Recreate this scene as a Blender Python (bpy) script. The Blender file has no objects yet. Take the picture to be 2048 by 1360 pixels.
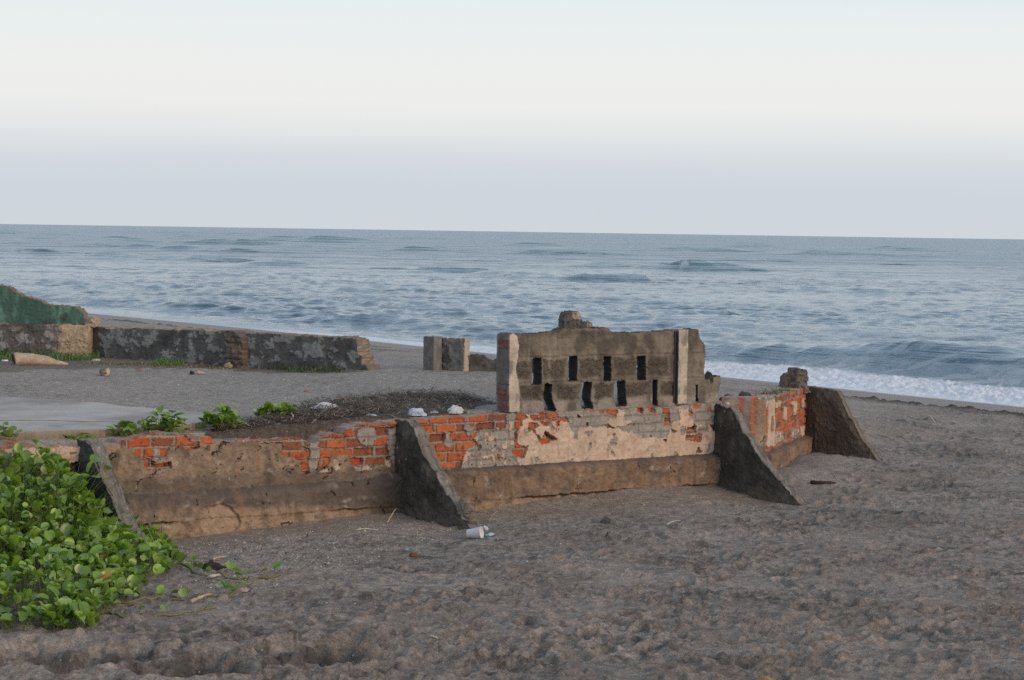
import bpy, bmesh, math, random
import numpy as np
from mathutils import Vector, Matrix
from mathutils.bvhtree import BVHTree

sc = bpy.context.scene
COL = sc.collection
rng = np.random.default_rng(11)
random.seed(11)

# ------------------------------------------------------------------ camera
F = 4340.0                       # focal length in pixels of the 2048 px wide photograph
EYE = 2.4
PITCH = math.atan(217.0 / F)
ROLL = math.atan(0.0151)
cp, sp, cr, sr = math.cos(PITCH), math.sin(PITCH), math.cos(ROLL), math.sin(ROLL)
FWD = np.array([0, cp, -sp]); R0 = np.array([1.0, 0, 0]); U0 = np.array([0, sp, cp])
RC = cr * R0 + sr * U0
UC = -sr * R0 + cr * U0
CAM = np.array([0.0, 0.0, EYE])
cam_data = bpy.data.cameras.new('camera')
cam_data.sensor_width = 36.0
cam_data.lens = F / 2048.0 * 36.0
cam_data.clip_start = 0.1
cam_data.clip_end = 90000
cam = bpy.data.objects.new('camera', cam_data)
COL.objects.link(cam)
cam.matrix_world = Matrix(((RC[0], UC[0], -FWD[0], CAM[0]), (RC[1], UC[1], -FWD[1], CAM[1]),
                           (RC[2], UC[2], -FWD[2], CAM[2]), (0, 0, 0, 1)))
sc.camera = cam

# ------------------------------------------------------------------ sky and sun
SUN_AZ = math.radians(132)       # compass angle from +Y (clockwise): behind the camera, to the right
SUN_EL = math.radians(17)
world = bpy.data.worlds.new('World')
sc.world = world
world.use_nodes = True
wn, wl = world.node_tree.nodes, world.node_tree.links
wn.clear()
w_out = wn.new('ShaderNodeOutputWorld'); w_bg = wn.new('ShaderNodeBackground')
w_bg.inputs['Strength'].default_value = 0.1
sky = wn.new('ShaderNodeTexSky'); sky.sky_type = 'NISHITA'; sky.sun_disc = False
sky.sun_elevation = SUN_EL; sky.sun_rotation = SUN_AZ
sky.air_density = 1.0; sky.dust_density = 2.0; sky.ozone_density = 1.0
w_tc = wn.new('ShaderNodeTexCoord'); w_sep = wn.new('ShaderNodeSeparateXYZ')
wl.new(w_tc.outputs['Generated'], w_sep.inputs[0])
w_noise = wn.new('ShaderNodeTexNoise'); w_noise.inputs['Scale'].default_value = 2.2; w_noise.inputs['Detail'].default_value = 5
w_map = wn.new('ShaderNodeMapping'); w_map.inputs['Scale'].default_value = (1, 1, 14)
wl.new(w_tc.outputs['Generated'], w_map.inputs[0]); wl.new(w_map.outputs[0], w_noise.inputs['Vector'])
w_off = wn.new('ShaderNodeMath'); w_off.operation = 'MULTIPLY_ADD'
wl.new(w_noise.outputs['Fac'], w_off.inputs[0]); w_off.inputs[1].default_value = 0.022
wl.new(w_sep.outputs['Z'], w_off.inputs[2])
w_mr = wn.new('ShaderNodeMapRange'); w_mr.inputs['From Min'].default_value = 0.011; w_mr.inputs['From Max'].default_value = 0.131
wl.new(w_off.outputs[0], w_mr.inputs['Value'])
w_ramp = wn.new('ShaderNodeValToRGB')            # low cloud bank over the sea, bright haze above it
cr_ = w_ramp.color_ramp
def lin(r, g, b):
    f = lambda c: (c / 255.0 / 12.92) if c <= 10 else ((c / 255.0 + 0.055) / 1.055) ** 2.4
    return (f(r), f(g), f(b), 1)
stops = [(0.0, lin(206, 213, 219)), (0.15, lin(207, 213, 221)), (0.26, lin(211, 217, 223)), (0.385, lin(227, 230, 231)), (0.50, lin(237, 237, 235)),
         (0.6, lin(238, 239, 237)), (0.84, lin(231, 238, 239)), (1.0, lin(208, 226, 243))]
while len(cr_.elements) < len(stops): cr_.elements.new(0.5)
for e, (p, c) in zip(cr_.elements, stops): e.position = p; e.color = c
wl.new(w_mr.outputs[0], w_ramp.inputs[0])
w_sc = wn.new('ShaderNodeVectorMath'); w_sc.operation = 'SCALE'; w_sc.inputs['Scale'].default_value = 10.0 / 2 ** 0.6
wl.new(w_ramp.outputs[0], w_sc.inputs[0])
w_hi = wn.new('ShaderNodeMapRange'); w_hi.inputs['From Min'].default_value = 0.48; w_hi.inputs['From Max'].default_value = 1.0
w_hi.interpolation_type = 'SMOOTHSTEP'
wl.new(w_sep.outputs['Z'], w_hi.inputs['Value'])
w_mix = wn.new('ShaderNodeMix'); w_mix.data_type = 'RGBA'
wl.new(w_hi.outputs[0], w_mix.inputs['Factor'])
wl.new(w_sc.outputs[0], w_mix.inputs['A'])
SKY_GAIN = 2.2
w_sk = wn.new('ShaderNodeVectorMath'); w_sk.operation = 'MULTIPLY'; w_sk.inputs[1].default_value = (SKY_GAIN, SKY_GAIN * 0.92, SKY_GAIN * 0.82)
wl.new(sky.outputs[0], w_sk.inputs[0]); wl.new(w_sk.outputs[0], w_mix.inputs['B'])
wl.new(w_mix.outputs['Result'], w_bg.inputs['Color'])
wl.new(w_bg.outputs[0], w_out.inputs[0])

sun_d = bpy.data.lights.new('sun', 'SUN')
sun_d.energy = 1.15; sun_d.angle = math.radians(34); sun_d.color = (1.0, 0.74, 0.52)
sun_o = bpy.data.objects.new('sun', sun_d); COL.objects.link(sun_o)
to_sun = Vector((math.sin(SUN_AZ) * math.cos(SUN_EL), math.cos(SUN_AZ) * math.cos(SUN_EL), math.sin(SUN_EL)))
sun_o.rotation_euler = to_sun.to_track_quat('Z', 'Y').to_euler()
sun_o.location = (10, -10, 15)

sc.view_settings.view_transform = 'Standard'
sc.view_settings.look = 'None'
sc.cycles.use_denoising = False
sc.view_settings.exposure = 0.6
sc.view_settings.gamma = 1.0
sc.view_settings.use_curve_mapping = False

# ------------------------------------------------------------------ helpers
def hash2(ix, iy, seed):
    h = (ix.astype(np.int64) * 374761393 + iy.astype(np.int64) * 668265263 + seed * 974711) & 0xFFFFFFFF
    h = ((h ^ (h >> 13)) * 1274126177) & 0xFFFFFFFF
    h = ((h ^ (h >> 16)) * 2246822519) & 0xFFFFFFFF
    return ((h ^ (h >> 15)) & 0xFFFFFF).astype(np.float64) / 16777216.0

def pn(x, y, seed=0):
    """gradient noise, about -1..1"""
    x, y = np.broadcast_arrays(np.asarray(x, float), np.asarray(y, float))
    ix, iy = np.floor(x), np.floor(y)
    fx, fy = x - ix, y - iy
    u = fx * fx * fx * (fx * (fx * 6 - 15) + 10); v = fy * fy * fy * (fy * (fy * 6 - 15) + 10)
    def g(a, b):
        t = hash2(ix + a, iy + b, seed) * 6.2831853
        return np.cos(t) * (fx - a) + np.sin(t) * (fy - b)
    n = (g(0, 0) * (1 - u) + g(1, 0) * u) * (1 - v) + (g(0, 1) * (1 - u) + g(1, 1) * u) * v
    return n * 1.5

def fbm(x, y, seed=0, o=4, gain=0.5):
    s = 0; a = 1.0; t = 0
    for k in range(o):
        s = s + a * pn(np.asarray(x) * 2.03 ** k + 17.3 * k, np.asarray(y) * 2.03 ** k - 9.1 * k, seed + 31 * k)
        t += a; a *= gain
    return s / t * 1.3

def ridge(x, y, seed=0, o=3):
    s = 0; a = 1.0; t = 0
    for k in range(o):
        s = s + a * (1 - 2 * np.abs(pn(np.asarray(x) * 2.1 ** k, np.asarray(y) * 2.1 ** k, seed + 7 * k))); t += a; a *= 0.5
    return s / t

def ss(a, b, x):
    t = np.clip((np.asarray(x, float) - a) / (b - a), 0, 1)
    return t * t * (3 - 2 * t)

def mixc(a, b, t):
    t = np.asarray(t)[..., None]
    return np.asarray(a) * (1 - t) + np.asarray(b) * t

def ray(px, py):
    d = FWD + (px - 1024.0) / F * RC - (py - 680.0) / F * UC
    return d

def on_z(px, py, z=0.0):
    d = ray(px, py); t = (z - EYE) / d[2]
    return CAM + d * t

def on_plane(px, py, O, N):
    d = ray(px, py); t = np.dot(np.asarray(O) - CAM, N) / np.dot(d, N)
    return CAM + d * t

def inpoly(x, y, poly):
    r = np.zeros(np.shape(x), bool)
    n = len(poly)
    for i in range(n):
        x1, y1 = poly[i]; x2, y2 = poly[(i + 1) % n]
        if y1 == y2: continue
        c = ((y1 > y) != (y2 > y)) & (x < (x2 - x1) * (y - y1) / (y2 - y1) + x1)
        r ^= c
    return r

def tag(o, label=None, cat=None, group=None, kind=None):
    if label: o['label'] = label
    if cat: o['category'] = cat
    if group: o['group'] = group
    if kind: o['kind'] = kind
    return o

def empty(name, loc=(0, 0, 0), rz=0.0):
    o = bpy.data.objects.new(name, None); o.empty_display_size = 0.1
    o.location = loc; o.rotation_euler = (0, 0, rz); COL.objects.link(o)
    return o

def mk(name, V, faces, mat, parent=None, col=None, smooth=False, attrs=None):
    """mesh object from numpy arrays; faces is a list of int arrays (each M x 3 or M x 4)"""
    me = bpy.data.meshes.new(name)
    V = np.asarray(V, np.float32)
    if not isinstance(faces, list): faces = [faces]
    faces = [np.asarray(f, np.int32) for f in faces if len(f)]
    me.vertices.add(len(V)); me.vertices.foreach_set('co', V.ravel())
    nl = sum(f.size for f in faces); npoly = sum(len(f) for f in faces)
    me.loops.add(nl); me.polygons.add(npoly)
    me.loops.foreach_set('vertex_index', np.concatenate([f.ravel() for f in faces]))
    st = []; o = 0
    for f in faces:
        st.append(o + np.arange(len(f)) * f.shape[1]); o += f.size
    me.polygons.foreach_set('loop_start', np.concatenate(st).astype(np.int32))
    me.update(calc_edges=True)
    me.polygons.foreach_set('use_smooth', np.full(npoly, bool(smooth)))
    if col is not None:
        a = me.attributes.new('Col', 'FLOAT_COLOR', 'POINT')
        c = np.ones((len(V), 4), np.float32); c[:, :3] = np.clip(col, 0, 1)
        a.data.foreach_set('color', c.ravel())
    for k, v in (attrs or {}).items():
        a = me.attributes.new(k, 'FLOAT', 'POINT'); a.data.foreach_set('value', np.asarray(v, np.float32).ravel())
    me.materials.append(mat)
    me.validate()
    ob = bpy.data.objects.new(name, me); COL.objects.link(ob)
    if parent is not None: ob.parent = parent
    return ob

class NT:
    def __init__(s, name):
        s.m = bpy.data.materials.new(name); s.m.use_nodes = True
        s.n = s.m.node_tree.nodes; s.l = s.m.node_tree.links
        s.b = s.n['Principled BSDF']; s.out = s.n['Material Output']
    def new(s, t, **k):
        n = s.n.new(t)
        for a, v in k.items(): setattr(n, a, v)
        return n
    def attr(s, name):
        n = s.new('ShaderNodeAttribute'); n.attribute_name = name; return n
    def noise(s, scale, detail=4, rough=0.6, vec=None):
        n = s.new('ShaderNodeTexNoise'); n.inputs['Scale'].default_value = scale
        n.inputs['Detail'].default_value = detail; n.inputs['Roughness'].default_value = rough
        if vec is not None: s.l.new(vec, n.inputs['Vector'])
        return n
    def math(s, op, a, b=None, c=None, clamp=False):
        n = s.new('ShaderNodeMath'); n.operation = op; n.use_clamp = clamp
        for i, v in enumerate((a, b, c)):
            if v is None: continue
            if isinstance(v, (int, float)): n.inputs[i].default_value = v
            else: s.l.new(v, n.inputs[i])
        return n.outputs[0]
    def mr(s, v, a, b, c=0.0, d=1.0):
        n = s.new('ShaderNodeMapRange'); s.l.new(v, n.inputs['Value'])
        for k, x in zip(('From Min', 'From Max', 'To Min', 'To Max'), (a, b, c, d)): n.inputs[k].default_value = x
        return n.outputs[0]
    def mix(s, fac, a, b, blend='MIX'):
        n = s.new('ShaderNodeMix'); n.data_type = 'RGBA'; n.blend_type = blend
        for k, v in (('Factor', fac), ('A', a), ('B', b)):
            if isinstance(v, (int, float)): n.inputs[k].default_value = v
            elif isinstance(v, tuple): n.inputs[k].default_value = v if len(v) == 4 else (*v, 1)
            else: s.l.new(v, n.inputs[k])
        return n.outputs['Result']
    def bump(s, h, strength=0.5, dist=0.01):
        n = s.new('ShaderNodeBump'); n.inputs['Strength'].default_value = strength; n.inputs['Distance'].default_value = dist
        s.l.new(h, n.inputs['Height']); s.l.new(n.outputs[0], s.b.inputs['Normal'])

def attr_mat(name, rough=0.9, fine=110.0, lo=0.72, hi=1.28, bump=0.5, bdist=0.006, spec=0.25, coarse=9.0):
    t = NT(name)
    tc = t.new('ShaderNodeTexCoord'); v = tc.outputs['Object']
    a = t.attr('Col')
    n1 = t.noise(fine, 5, 0.7, v); n2 = t.noise(coarse, 4, 0.6, v)
    k = t.mr(n1.outputs['Fac'], 0.3, 0.7, lo, hi)
    k2 = t.mr(n2.outputs['Fac'], 0.3, 0.7, 0.86, 1.14)
    kk = t.math('MULTIPLY', k, k2)
    sc_ = t.new('ShaderNodeVectorMath'); sc_.operation = 'SCALE'
    t.l.new(a.outputs['Color'], sc_.inputs[0]); t.l.new(kk, sc_.inputs['Scale'])
    t.l.new(sc_.outputs[0], t.b.inputs['Base Color'])
    t.b.inputs['Roughness'].default_value = rough
    t.b.inputs['Specular IOR Level'].default_value = spec
    t.bump(n1.outputs['Fac'], bump, bdist)
    return t.m

M_WALL = attr_mat('weathered_masonry')
M_ROCK = attr_mat('rubble_stone', fine=60)
M_SMOOTH = attr_mat('worn_concrete_floor', fine=160, lo=0.88, hi=1.12, bump=0.25, bdist=0.003, coarse=3)

def slab(name, O, U, us, nt, top, bot, thick, field, mask=None, K=4, rough=0.004, parent=None, edge=None, seed=0, mat=None, backcol=None):
    """a wall slab: front grid in (u, z), mask cuts holes and broken outlines, sides bridged to a back grid.
    field(u, z) -> displacement along the normal, colour"""
    U = np.array([U[0], U[1], 0.0]); N = np.array([U[1], -U[0], 0.0]); O = np.asarray(O, float)
    us = np.asarray(us); ts = np.linspace(0, 1, nt + 1)
    uu = np.repeat(us[:, None], nt + 1, 1)
    zt, zb = top(us), bot(us)
    zz = zb[:, None] + (zt - zb)[:, None] * ts[None, :]
    disp, col = field(uu, zz)
    nu = len(us) - 1; W = nt + 1; NV = (nu + 1) * W
    front = O + uu[..., None] * U + disp[..., None] * N + zz[..., None] * np.array([0, 0, 1.0])
    bd = -thick + 0.012 * fbm(uu * 6, zz * 6, seed + 5, 3)
    back = O + uu[..., None] * U + bd[..., None] * N + zz[..., None] * np.array([0, 0, 1.0])
    keep = np.ones((nu, nt), bool)
    if mask is not None:
        uc = (us[:-1] + us[1:])[:, None] / 2 + np.zeros((1, nt)); zc = (zz[:-1, :-1] + zz[1:, 1:]) / 2
        keep = mask(uc, zc)
    idx = np.arange(NV).reshape(nu + 1, W)
    I, J = np.nonzero(keep)
    fq = np.stack([idx[I, J], idx[I + 1, J], idx[I + 1, J + 1], idx[I, J + 1]], 1)
    bq = fq[:, ::-1] + NV
    kp = np.zeros((nu + 2, nt + 2), bool); kp[1:-1, 1:-1] = keep
    E = []
    i, j = np.nonzero(keep & ~kp[1:-1, :-2]); E.append(np.stack([idx[i, j], idx[i + 1, j]], 1))
    i, j = np.nonzero(keep & ~kp[2:, 1:-1]); E.append(np.stack([idx[i + 1, j], idx[i + 1, j + 1]], 1))
    i, j = np.nonzero(keep & ~kp[1:-1, 2:]); E.append(np.stack([idx[i + 1, j + 1], idx[i, j + 1]], 1))
    i, j = np.nonzero(keep & ~kp[:-2, 1:-1]); E.append(np.stack([idx[i, j + 1], idx[i, j]], 1))
    E = np.concatenate(E)
    bv = np.unique(E); rank = np.full(NV, -1); rank[bv] = np.arange(len(bv))
    f0 = front.reshape(-1, 3)[bv]; b0 = back.reshape(-1, 3)[bv]
    ks = np.arange(1, K) / K
    inter = f0[:, None] * (1 - ks)[None, :, None] + b0[:, None] * ks[None, :, None]
    iu = uu.reshape(-1)[bv]; iz = zz.reshape(-1)[bv]
    jit = rough * 2.5 * fbm((iu * 1.3 + iz)[:, None] * 14, ks[None, :] * thick * 30, seed + 3, 3)
    inter[..., 2] += jit
    inter[..., 0] += U[0] * jit * 0.7; inter[..., 1] += U[1] * jit * 0.7
    fc = col.reshape(-1, 3)
    if edge is None:
        ec = np.repeat(fc[bv][:, None], max(K - 1, 0), 1)
    else:
        ec = edge(iu[:, None] + 0 * ks[None, :], iz[:, None] + 0 * ks[None, :], ks[None, :] * thick + 0 * iu[:, None])
        fc = fc.copy(); fc[bv] = 0.5 * fc[bv] + 0.5 * ec[:, 0] if K > 1 else fc[bv]
    def ch(v, k):
        if k == 0: return v
        if k == K: return v + NV
        return 2 * NV + rank[v] * (K - 1) + (k - 1)
    sq = [np.stack([ch(E[:, 0], k), ch(E[:, 0], k + 1), ch(E[:, 1], k + 1), ch(E[:, 1], k)], 1) for k in range(K)]
    V = np.concatenate([front.reshape(-1, 3), back.reshape(-1, 3), inter.reshape(-1, 3)])
    bc = fc if backcol is None else np.tile(np.asarray(backcol), (NV, 1)) * (1 + 0.2 * fbm(uu * 9, zz * 9, seed + 9, 3).reshape(-1, 1))
    C = np.concatenate([fc, bc, ec.reshape(-1, 3)])
    # a little 3-D wobble over everything (watertight: a function of position only)
    s_ = V @ U; w = rough * np.stack([fbm(s_ * 25, V[:, 2] * 25, seed + 1, 2), fbm(s_ * 25, V[:, 2] * 25, seed + 2, 2)], 1)
    V[:, 2] += w[:, 0]; V[:, :2] += w[:, 1:2] * N[:2]
    Q = np.concatenate([fq, bq] + sq)
    used = np.zeros(len(V), bool); used[Q.ravel()] = True
    new = np.cumsum(used) - 1
    return mk(name, V[used], new[Q], mat or M_WALL, parent, C[used])

def zpoly(ox, oy, s, pts): return [(ox + x / s, oy + y / s) for x, y in pts]

# ------------------------------------------------------------------ the lay of the land
SH_P = np.array([-3.34, 82.3]); SH_D = np.array([-0.54, 0.8417]); SH_N = np.array([-0.8417, -0.54])   # shoreline, inland normal
SEA_Z = -2.0
def s_in(X, Y): return (X - SH_P[0]) * SH_N[0] + (Y - SH_P[1]) * SH_N[1] + 0.0004 * np.clip((X - SH_P[0]) * SH_D[0] + (Y - SH_P[1]) * SH_D[1], -60, 0) ** 2 - 0.0009 * np.clip((X - SH_P[0]) * SH_D[0] + (Y - SH_P[1]) * SH_D[1], 0, 60) ** 2
WU = np.array([0.8192, 0.5736]); WN = np.array([0.5736, -0.8192]); WO = np.array([1.98, 20.19])       # main wall line
D2 = np.array([0.298, 0.9546]); N2 = np.array([0.9546, -0.298]); C2 = np.array([2.39, 20.48]); L2 = 2.9    # wall past the corner
O3 = np.array([WO[0], WO[1], 0.0])
def wpt(u, n, z): return np.array([WO[0] + WU[0] * u + WN[0] * n, WO[1] + WU[1] * u + WN[1] * n, z])

def base_h(X, Y):
    s = s_in(X, Y)
    p = np.interp(s, [-60, -8, 0, 14, 20, 26, 200], [-6.5, -2.75, -2.0, -0.75, -0.2, 0.0, 0.05])
    dx, dy = X - WO[0], Y - WO[1]
    u = dx * WU[0] + dy * WU[1]; n = dx * WN[0] + dy * WN[1]
    in1 = ss(0.07, -0.07, n + 0.27)
    ex, ey = X - C2[0], Y - C2[1]
    r = ex * D2[0] + ey * D2[1]; q = ex * N2[0] + ey * N2[1]
    k = 0.07 + 0.55 * np.maximum(0, r - L2 - 0.1)
    in2 = 1 - ss(0, 1, ((q + 0.25) / k + 1) / 2)
    ins = np.minimum(in1, in2)
    H = 0.72 + 0.085 * ss(-3.3, -0.6, X) + 0.05 * ss(18.5, 24, Y)
    up = H * ss(17, 30.5, s)
    h = p + ins * up
    # sand blown up against the foot of the wall
    out = 1 - ins
    h = h + out * (0.015 * np.exp(-((u + 6.3) / 1.3) ** 2) * ss(1.6, 0.2, n) + 0.05 * np.exp(-(n / 0.5) ** 2) * np.exp(-((u + 0.6) / 0.9) ** 2)
                   - 0.03 * np.exp(-((u + 3.0) / 0.9) ** 2) * ss(2.0, 0.3, n))
    h = h - out * 0.065 * np.exp(-((u + 5.7) / 1.1) ** 2) * ss(2.6, 0.4, n)
    h = h + out * 0.035 * ss(-5.0, -4.0, u) * np.exp(-np.maximum(n, 0) / 0.13) * (0.6 + 0.8 * np.abs(np.sin(u * 2.1) * np.sin(u * 0.77)))
    h = h + out * 0.07 * ss(1.3, 0.2, q) * ss(-0.3, 0.6, r) * ss(L2 + 1.0, L2 - 0.3, r) * ss(-0.2, 0.1, q)
    return h, s, ins, u, n

# ------------------------------------------------------------------ ground
def tan_cols(nin, inn, nout, out):
    a = np.linspace(-inn, inn, nin)
    b = inn + (out - inn) * np.linspace(0, 1, nout + 1)[1:] ** 1.5
    return np.concatenate([-b[::-1], a, b])

def gridfaces(nr, nc):
    idx = np.arange(nr * nc).reshape(nr, nc)
    return np.stack([idx[:-1, :-1], idx[:-1, 1:], idx[1:, 1:], idx[1:, :-1]], -1).reshape(-1, 4)

dd = np.concatenate([np.linspace(2400, 1130, 40)[:-1], np.linspace(1130, 240, 1080)])
Yr = np.concatenate([2.4 * F / dd, np.geomspace(2.4 * F / 240, 190, 120)[1:]])
Tc = tan_cols(1150, 0.262, 45, 0.8)
GY = np.repeat(Yr[:, None], len(Tc), 1); GX = GY * Tc[None, :]
GH, GS, GI, GU, GN = base_h(GX, GY)
# trampled sand: footprints and clods on the open beach, wind ripple on the terrace
dry = ss(16, 21, GS)
dents = np.zeros_like(GH)
cell = 1.0
def dent(x, y, rx, ry, ang, depth, rim):
    R = max(rx, ry) * 1.9
    r0, r1 = np.searchsorted(Yr, y - R), np.searchsorted(Yr, y + R)
    if r1 <= r0 or r0 >= len(Yr): return
    r1 = min(r1, len(Yr) - 1) + 1
    c0, c1 = np.searchsorted(Tc, (x - R) / y), np.searchsorted(Tc, (x + R) / y)
    if c1 <= c0: return
    c0 = max(c0 - 1, 0); c1 = min(c1 + 1, len(Tc))
    dx = GX[r0:r1, c0:c1] - x; dy = GY[r0:r1, c0:c1] - y
    ca, sa = math.cos(ang), math.sin(ang)
    a = (dx * ca + dy * sa) / rx; b = (-dx * sa + dy * ca) / ry
    q = np.sqrt(a * a + b * b) + 0.25 * pn(dx * 9 + x * 7, dy * 9 + y * 7, 3)
    dents[r0:r1, c0:c1] += -depth * ss(1.0, 0.45, q) + rim * np.exp(-((q - 1.2) / 0.25) ** 2)
for k in range(3000):
    y = float(rng.uniform(9.6, 14) if rng.random() < 0.2 else rng.uniform(10, 34)); x = float(rng.uniform(-0.3, 0.33) * y)
    u_ = (x - WO[0]) * WU[0] + (y - WO[1]) * WU[1]; n_ = (x - WO[0]) * WN[0] + (y - WO[1]) * WN[1]
    if n_ < 0.5 and x < 3.6 + 0.3 * (y - 23): continue
    wl_ = 0.35 + 0.65 * (1 - math.exp(-max(n_, 0) / 1.6)) if x < 3 else 1.0
    sz = float(rng.uniform(0.6, 1.35))
    dent(x, y, 0.12 * sz, 0.07 * sz, float(rng.uniform(0, 3.14)), 0.020 * wl_ * float(rng.uniform(0.25, 1.1)), 0.009 * wl_)
for k in range(500):        # clods thrown up
    y = float(rng.uniform(9.8, 26)); x = float(rng.uniform(-0.28, 0.3) * y)
    n_ = (x - WO[0]) * WN[0] + (y - WO[1]) * WN[1]
    if n_ < 0.8 and x < 3.6 + 0.3 * (y - 23): continue
    sz = float(rng.uniform(0.25, 0.7))
    dent(x, y, 0.09 * sz, 0.07 * sz, float(rng.uniform(0, 3.14)), -0.035 * sz * 1.2, 0.0)
for (x0, y0, x1, y1) in ((1100, 1350, 1750, 960), (1950, 1300, 1300, 1060), (700, 1260, 1250, 1090), (2040, 1080, 1700, 1000), (1500, 1350, 2040, 1180), (900, 1340, 1400, 1200)):
    a_, b_ = on_z(x0, y0), on_z(x1, y1); v_ = b_[:2] - a_[:2]; L_ = np.hypot(*v_); v_ = v_ / L_; ns = int(L_ / 0.36)
    for k in range(ns):
        o_ = 0.10 * (1 if k % 2 else -1) + float(rng.normal(0, 0.02)); t_ = k * 0.36 + float(rng.normal(0, 0.04))
        dent(a_[0] + v_[0] * t_ - v_[1] * o_, a_[1] + v_[1] * t_ + v_[0] * o_, 0.145, 0.06, math.atan2(v_[1], v_[0]) + float(rng.normal(0, 0.15)), 0.042, 0.014)
# the big dug hollows at the near edge, with broken rims
wx = GX + 0.16 * fbm(GX * 2.3, GY * 2.3, 71, 4); wy = GY + 0.13 * fbm(GX * 2.3 + 9, GY * 2.3, 72, 4)
hol = np.zeros_like(GH); rim = np.zeros_like(GH)
for (px, py, rx, ry, dep) in ((120, 1318, 0.48, 0.42, 0.16), (400, 1330, 0.46, 0.42, 0.16), (640, 1312, 0.40, 0.40, 0.17), (260, 1308, 0.26, 0.20, 0.09), (-150, 1330, 0.4, 0.3, 0.12), (520, 1300, 0.28, 0.16, 0.10)):
    p = on_z(px, py); q = np.sqrt(((wx - p[0]) / rx) ** 2 + ((wy - p[1]) / ry) ** 2)
    hol = np.maximum(hol, dep * ss(1.05, 0.25, q)); rim = np.maximum(rim, np.exp(-((q - 1.15) / 0.22) ** 2))
damp = ss(0.02, 0.09, hol)
rough_n = 0.009 * fbm(GX * 5.5, GY * 5.5, 21, 3) + 0.05 * fbm(GX * 0.55, GY * 0.55, 25, 3)
b1 = np.abs(pn(GX * 6.5 + 0.5 * pn(GX * 8, GY * 8, 5), GY * 6.5, 23)); b2 = np.abs(pn(GX * 14, GY * 14, 24)); b3 = np.abs(pn(GX * 29, GY * 29, 26))
patch = 0.75 * np.clip(0.45 + 0.9 * fbm(GX * 1.1, GY * 1.1, 27, 3), 0.12, 1.3)
clods = patch * (0.026 * np.maximum(0.28 - b1, 0) / 0.28 - 0.010 + 0.013 * (0.3 - b2) + 0.007 * (0.3 - b3))
cl2 = fbm(GX * 9, GY * 9, 28, 3); cl3 = fbm(GX * 20, GY * 20, 33, 2); clods += 0.026 * ss(0.3, 0.55, cl2) * patch + 0.014 * ss(0.3, 0.55, cl3) * patch
hol_n = -hol + rim * (0.03 + 0.03 * fbm(GX * 5, GY * 5, 29, 3)) + damp * (0.022 * fbm(GX * 4, GY * 4, 30, 5, 0.65) + 0.026 * ss(0.1, 0.4, fbm(GX * 10, GY * 10, 32, 2)))
GZ = GH + dry * (1 - GI) * (dents + rough_n + clods * ss(0.0, 1.5, np.where(GX > 3.5, 9.0, GN)) + hol_n) + dry * GI * (0.009 * fbm(GX * 4, GY * 4, 31, 4) + 0.006 * ridge(GX * 7, GY * 7, 33, 2) + 0.02 * fbm(GX * 0.5, GY * 0.5, 34, 2))
# strand line: a little ridge of dark clumps along the last high tide
wr = np.exp(-((GS - 19.6 - 0.6 * fbm(GX * 0.5, GY * 0.5, 41, 3)) / 0.42) ** 2)
clump = np.clip(0.5 + 0.9 * fbm(GX * 3.1, GY * 3.1, 43, 4), 0, 1.4)
GZ += wr * clump * 0.11
wr2 = np.exp(-((GS - 18.0 - 0.5 * fbm(GX * 0.4, GY * 0.4, 45, 3)) / 0.25) ** 2) * ss(0.0, 0.5, fbm(GX * 0.6, GY * 0.6, 47, 2))
# colour of the dry sand, wet sand, the strand line, organic dirt under twigs
base = mixc((0.240, 0.200, 0.170), (0.330, 0.278, 0.238), ss(-0.6, 0.7, fbm(GX * 0.9, GY * 0.9, 51, 4)))
base = mixc(base, (0.135, 0.116, 0.104), 0.5 * ss(0.15, 0.75, fbm(GX * 3.2, GY * 3.2, 53, 4)))
base = mixc(base, (0.225, 0.170, 0.120), 0.45 * ss(0.1, 0.8, fbm(GX * 1.7 + 5, GY * 1.7, 55, 3)) * (1 - GI))
foot = (1 - GI) * ss(1.3, 0.1, GN) * ss(-8, -5, GU) * ss(0.6, -0.3, GU)
base = mixc(base, (0.300, 0.235, 0.178), 0.6 * foot)
base = mixc(base, (0.345, 0.308, 0.275), 0.7 * GI)
wet = ss(5.5, 0.5, GS + 1.2 * fbm(GX * 0.25, GY * 0.25, 57, 2))
base = mixc(base, (0.290, 0.262, 0.238), 0.6 * ss(19, 15, GS))
base = mixc(base, (0.105, 0.100, 0.100), wet)
base = mixc(base, (0.050, 0.042, 0.036), np.clip(wr * ss(0.35, 0.8, clump) * 1.1 + 0.7 * wr2, 0, 1))
lanes = ss(0.35, 0.6, fbm(GS * 1.1, ((GX - SH_P[0]) * SH_D[0] + (GY - SH_P[1]) * SH_D[1]) * 0.06, 59, 3)) * ss(21, 23, GS) * ss(31, 28, GS) * ss(1, -3, GX)
base = mixc(base, (0.085, 0.072, 0.064), 0.6 * lanes)
twp = np.array([on_z(x, y, 0.73)[:2] for x, y in ((320, 905), (400, 866), (500, 846), (640, 815), (800, 803), (930, 806), (1000, 828), (900, 850), (700, 925), (500, 930))])
jx, jy = GX + 0.12 * fbm(GX * 3, GY * 3, 61, 3), GY + 0.35 * fbm(GX * 2, GY * 2, 62, 3)
TW = inpoly(jx, jy, twp) & (GI > 0.5)
base = mixc(base, (0.070, 0.054, 0.044), 0.85 * TW)
gp = np.array([on_z(x, y, 0.83)[:2] for x, y in ((-120, 740), (-120, 700), (120, 690), (330, 690), (560, 712), (740, 745), (560, 738), (420, 728), (200, 728))])
GR = inpoly(jx, jy, gp) & (GI > 0.5)
base = mixc(base, (0.105, 0.080, 0.045), 0.6 * GR)
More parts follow.
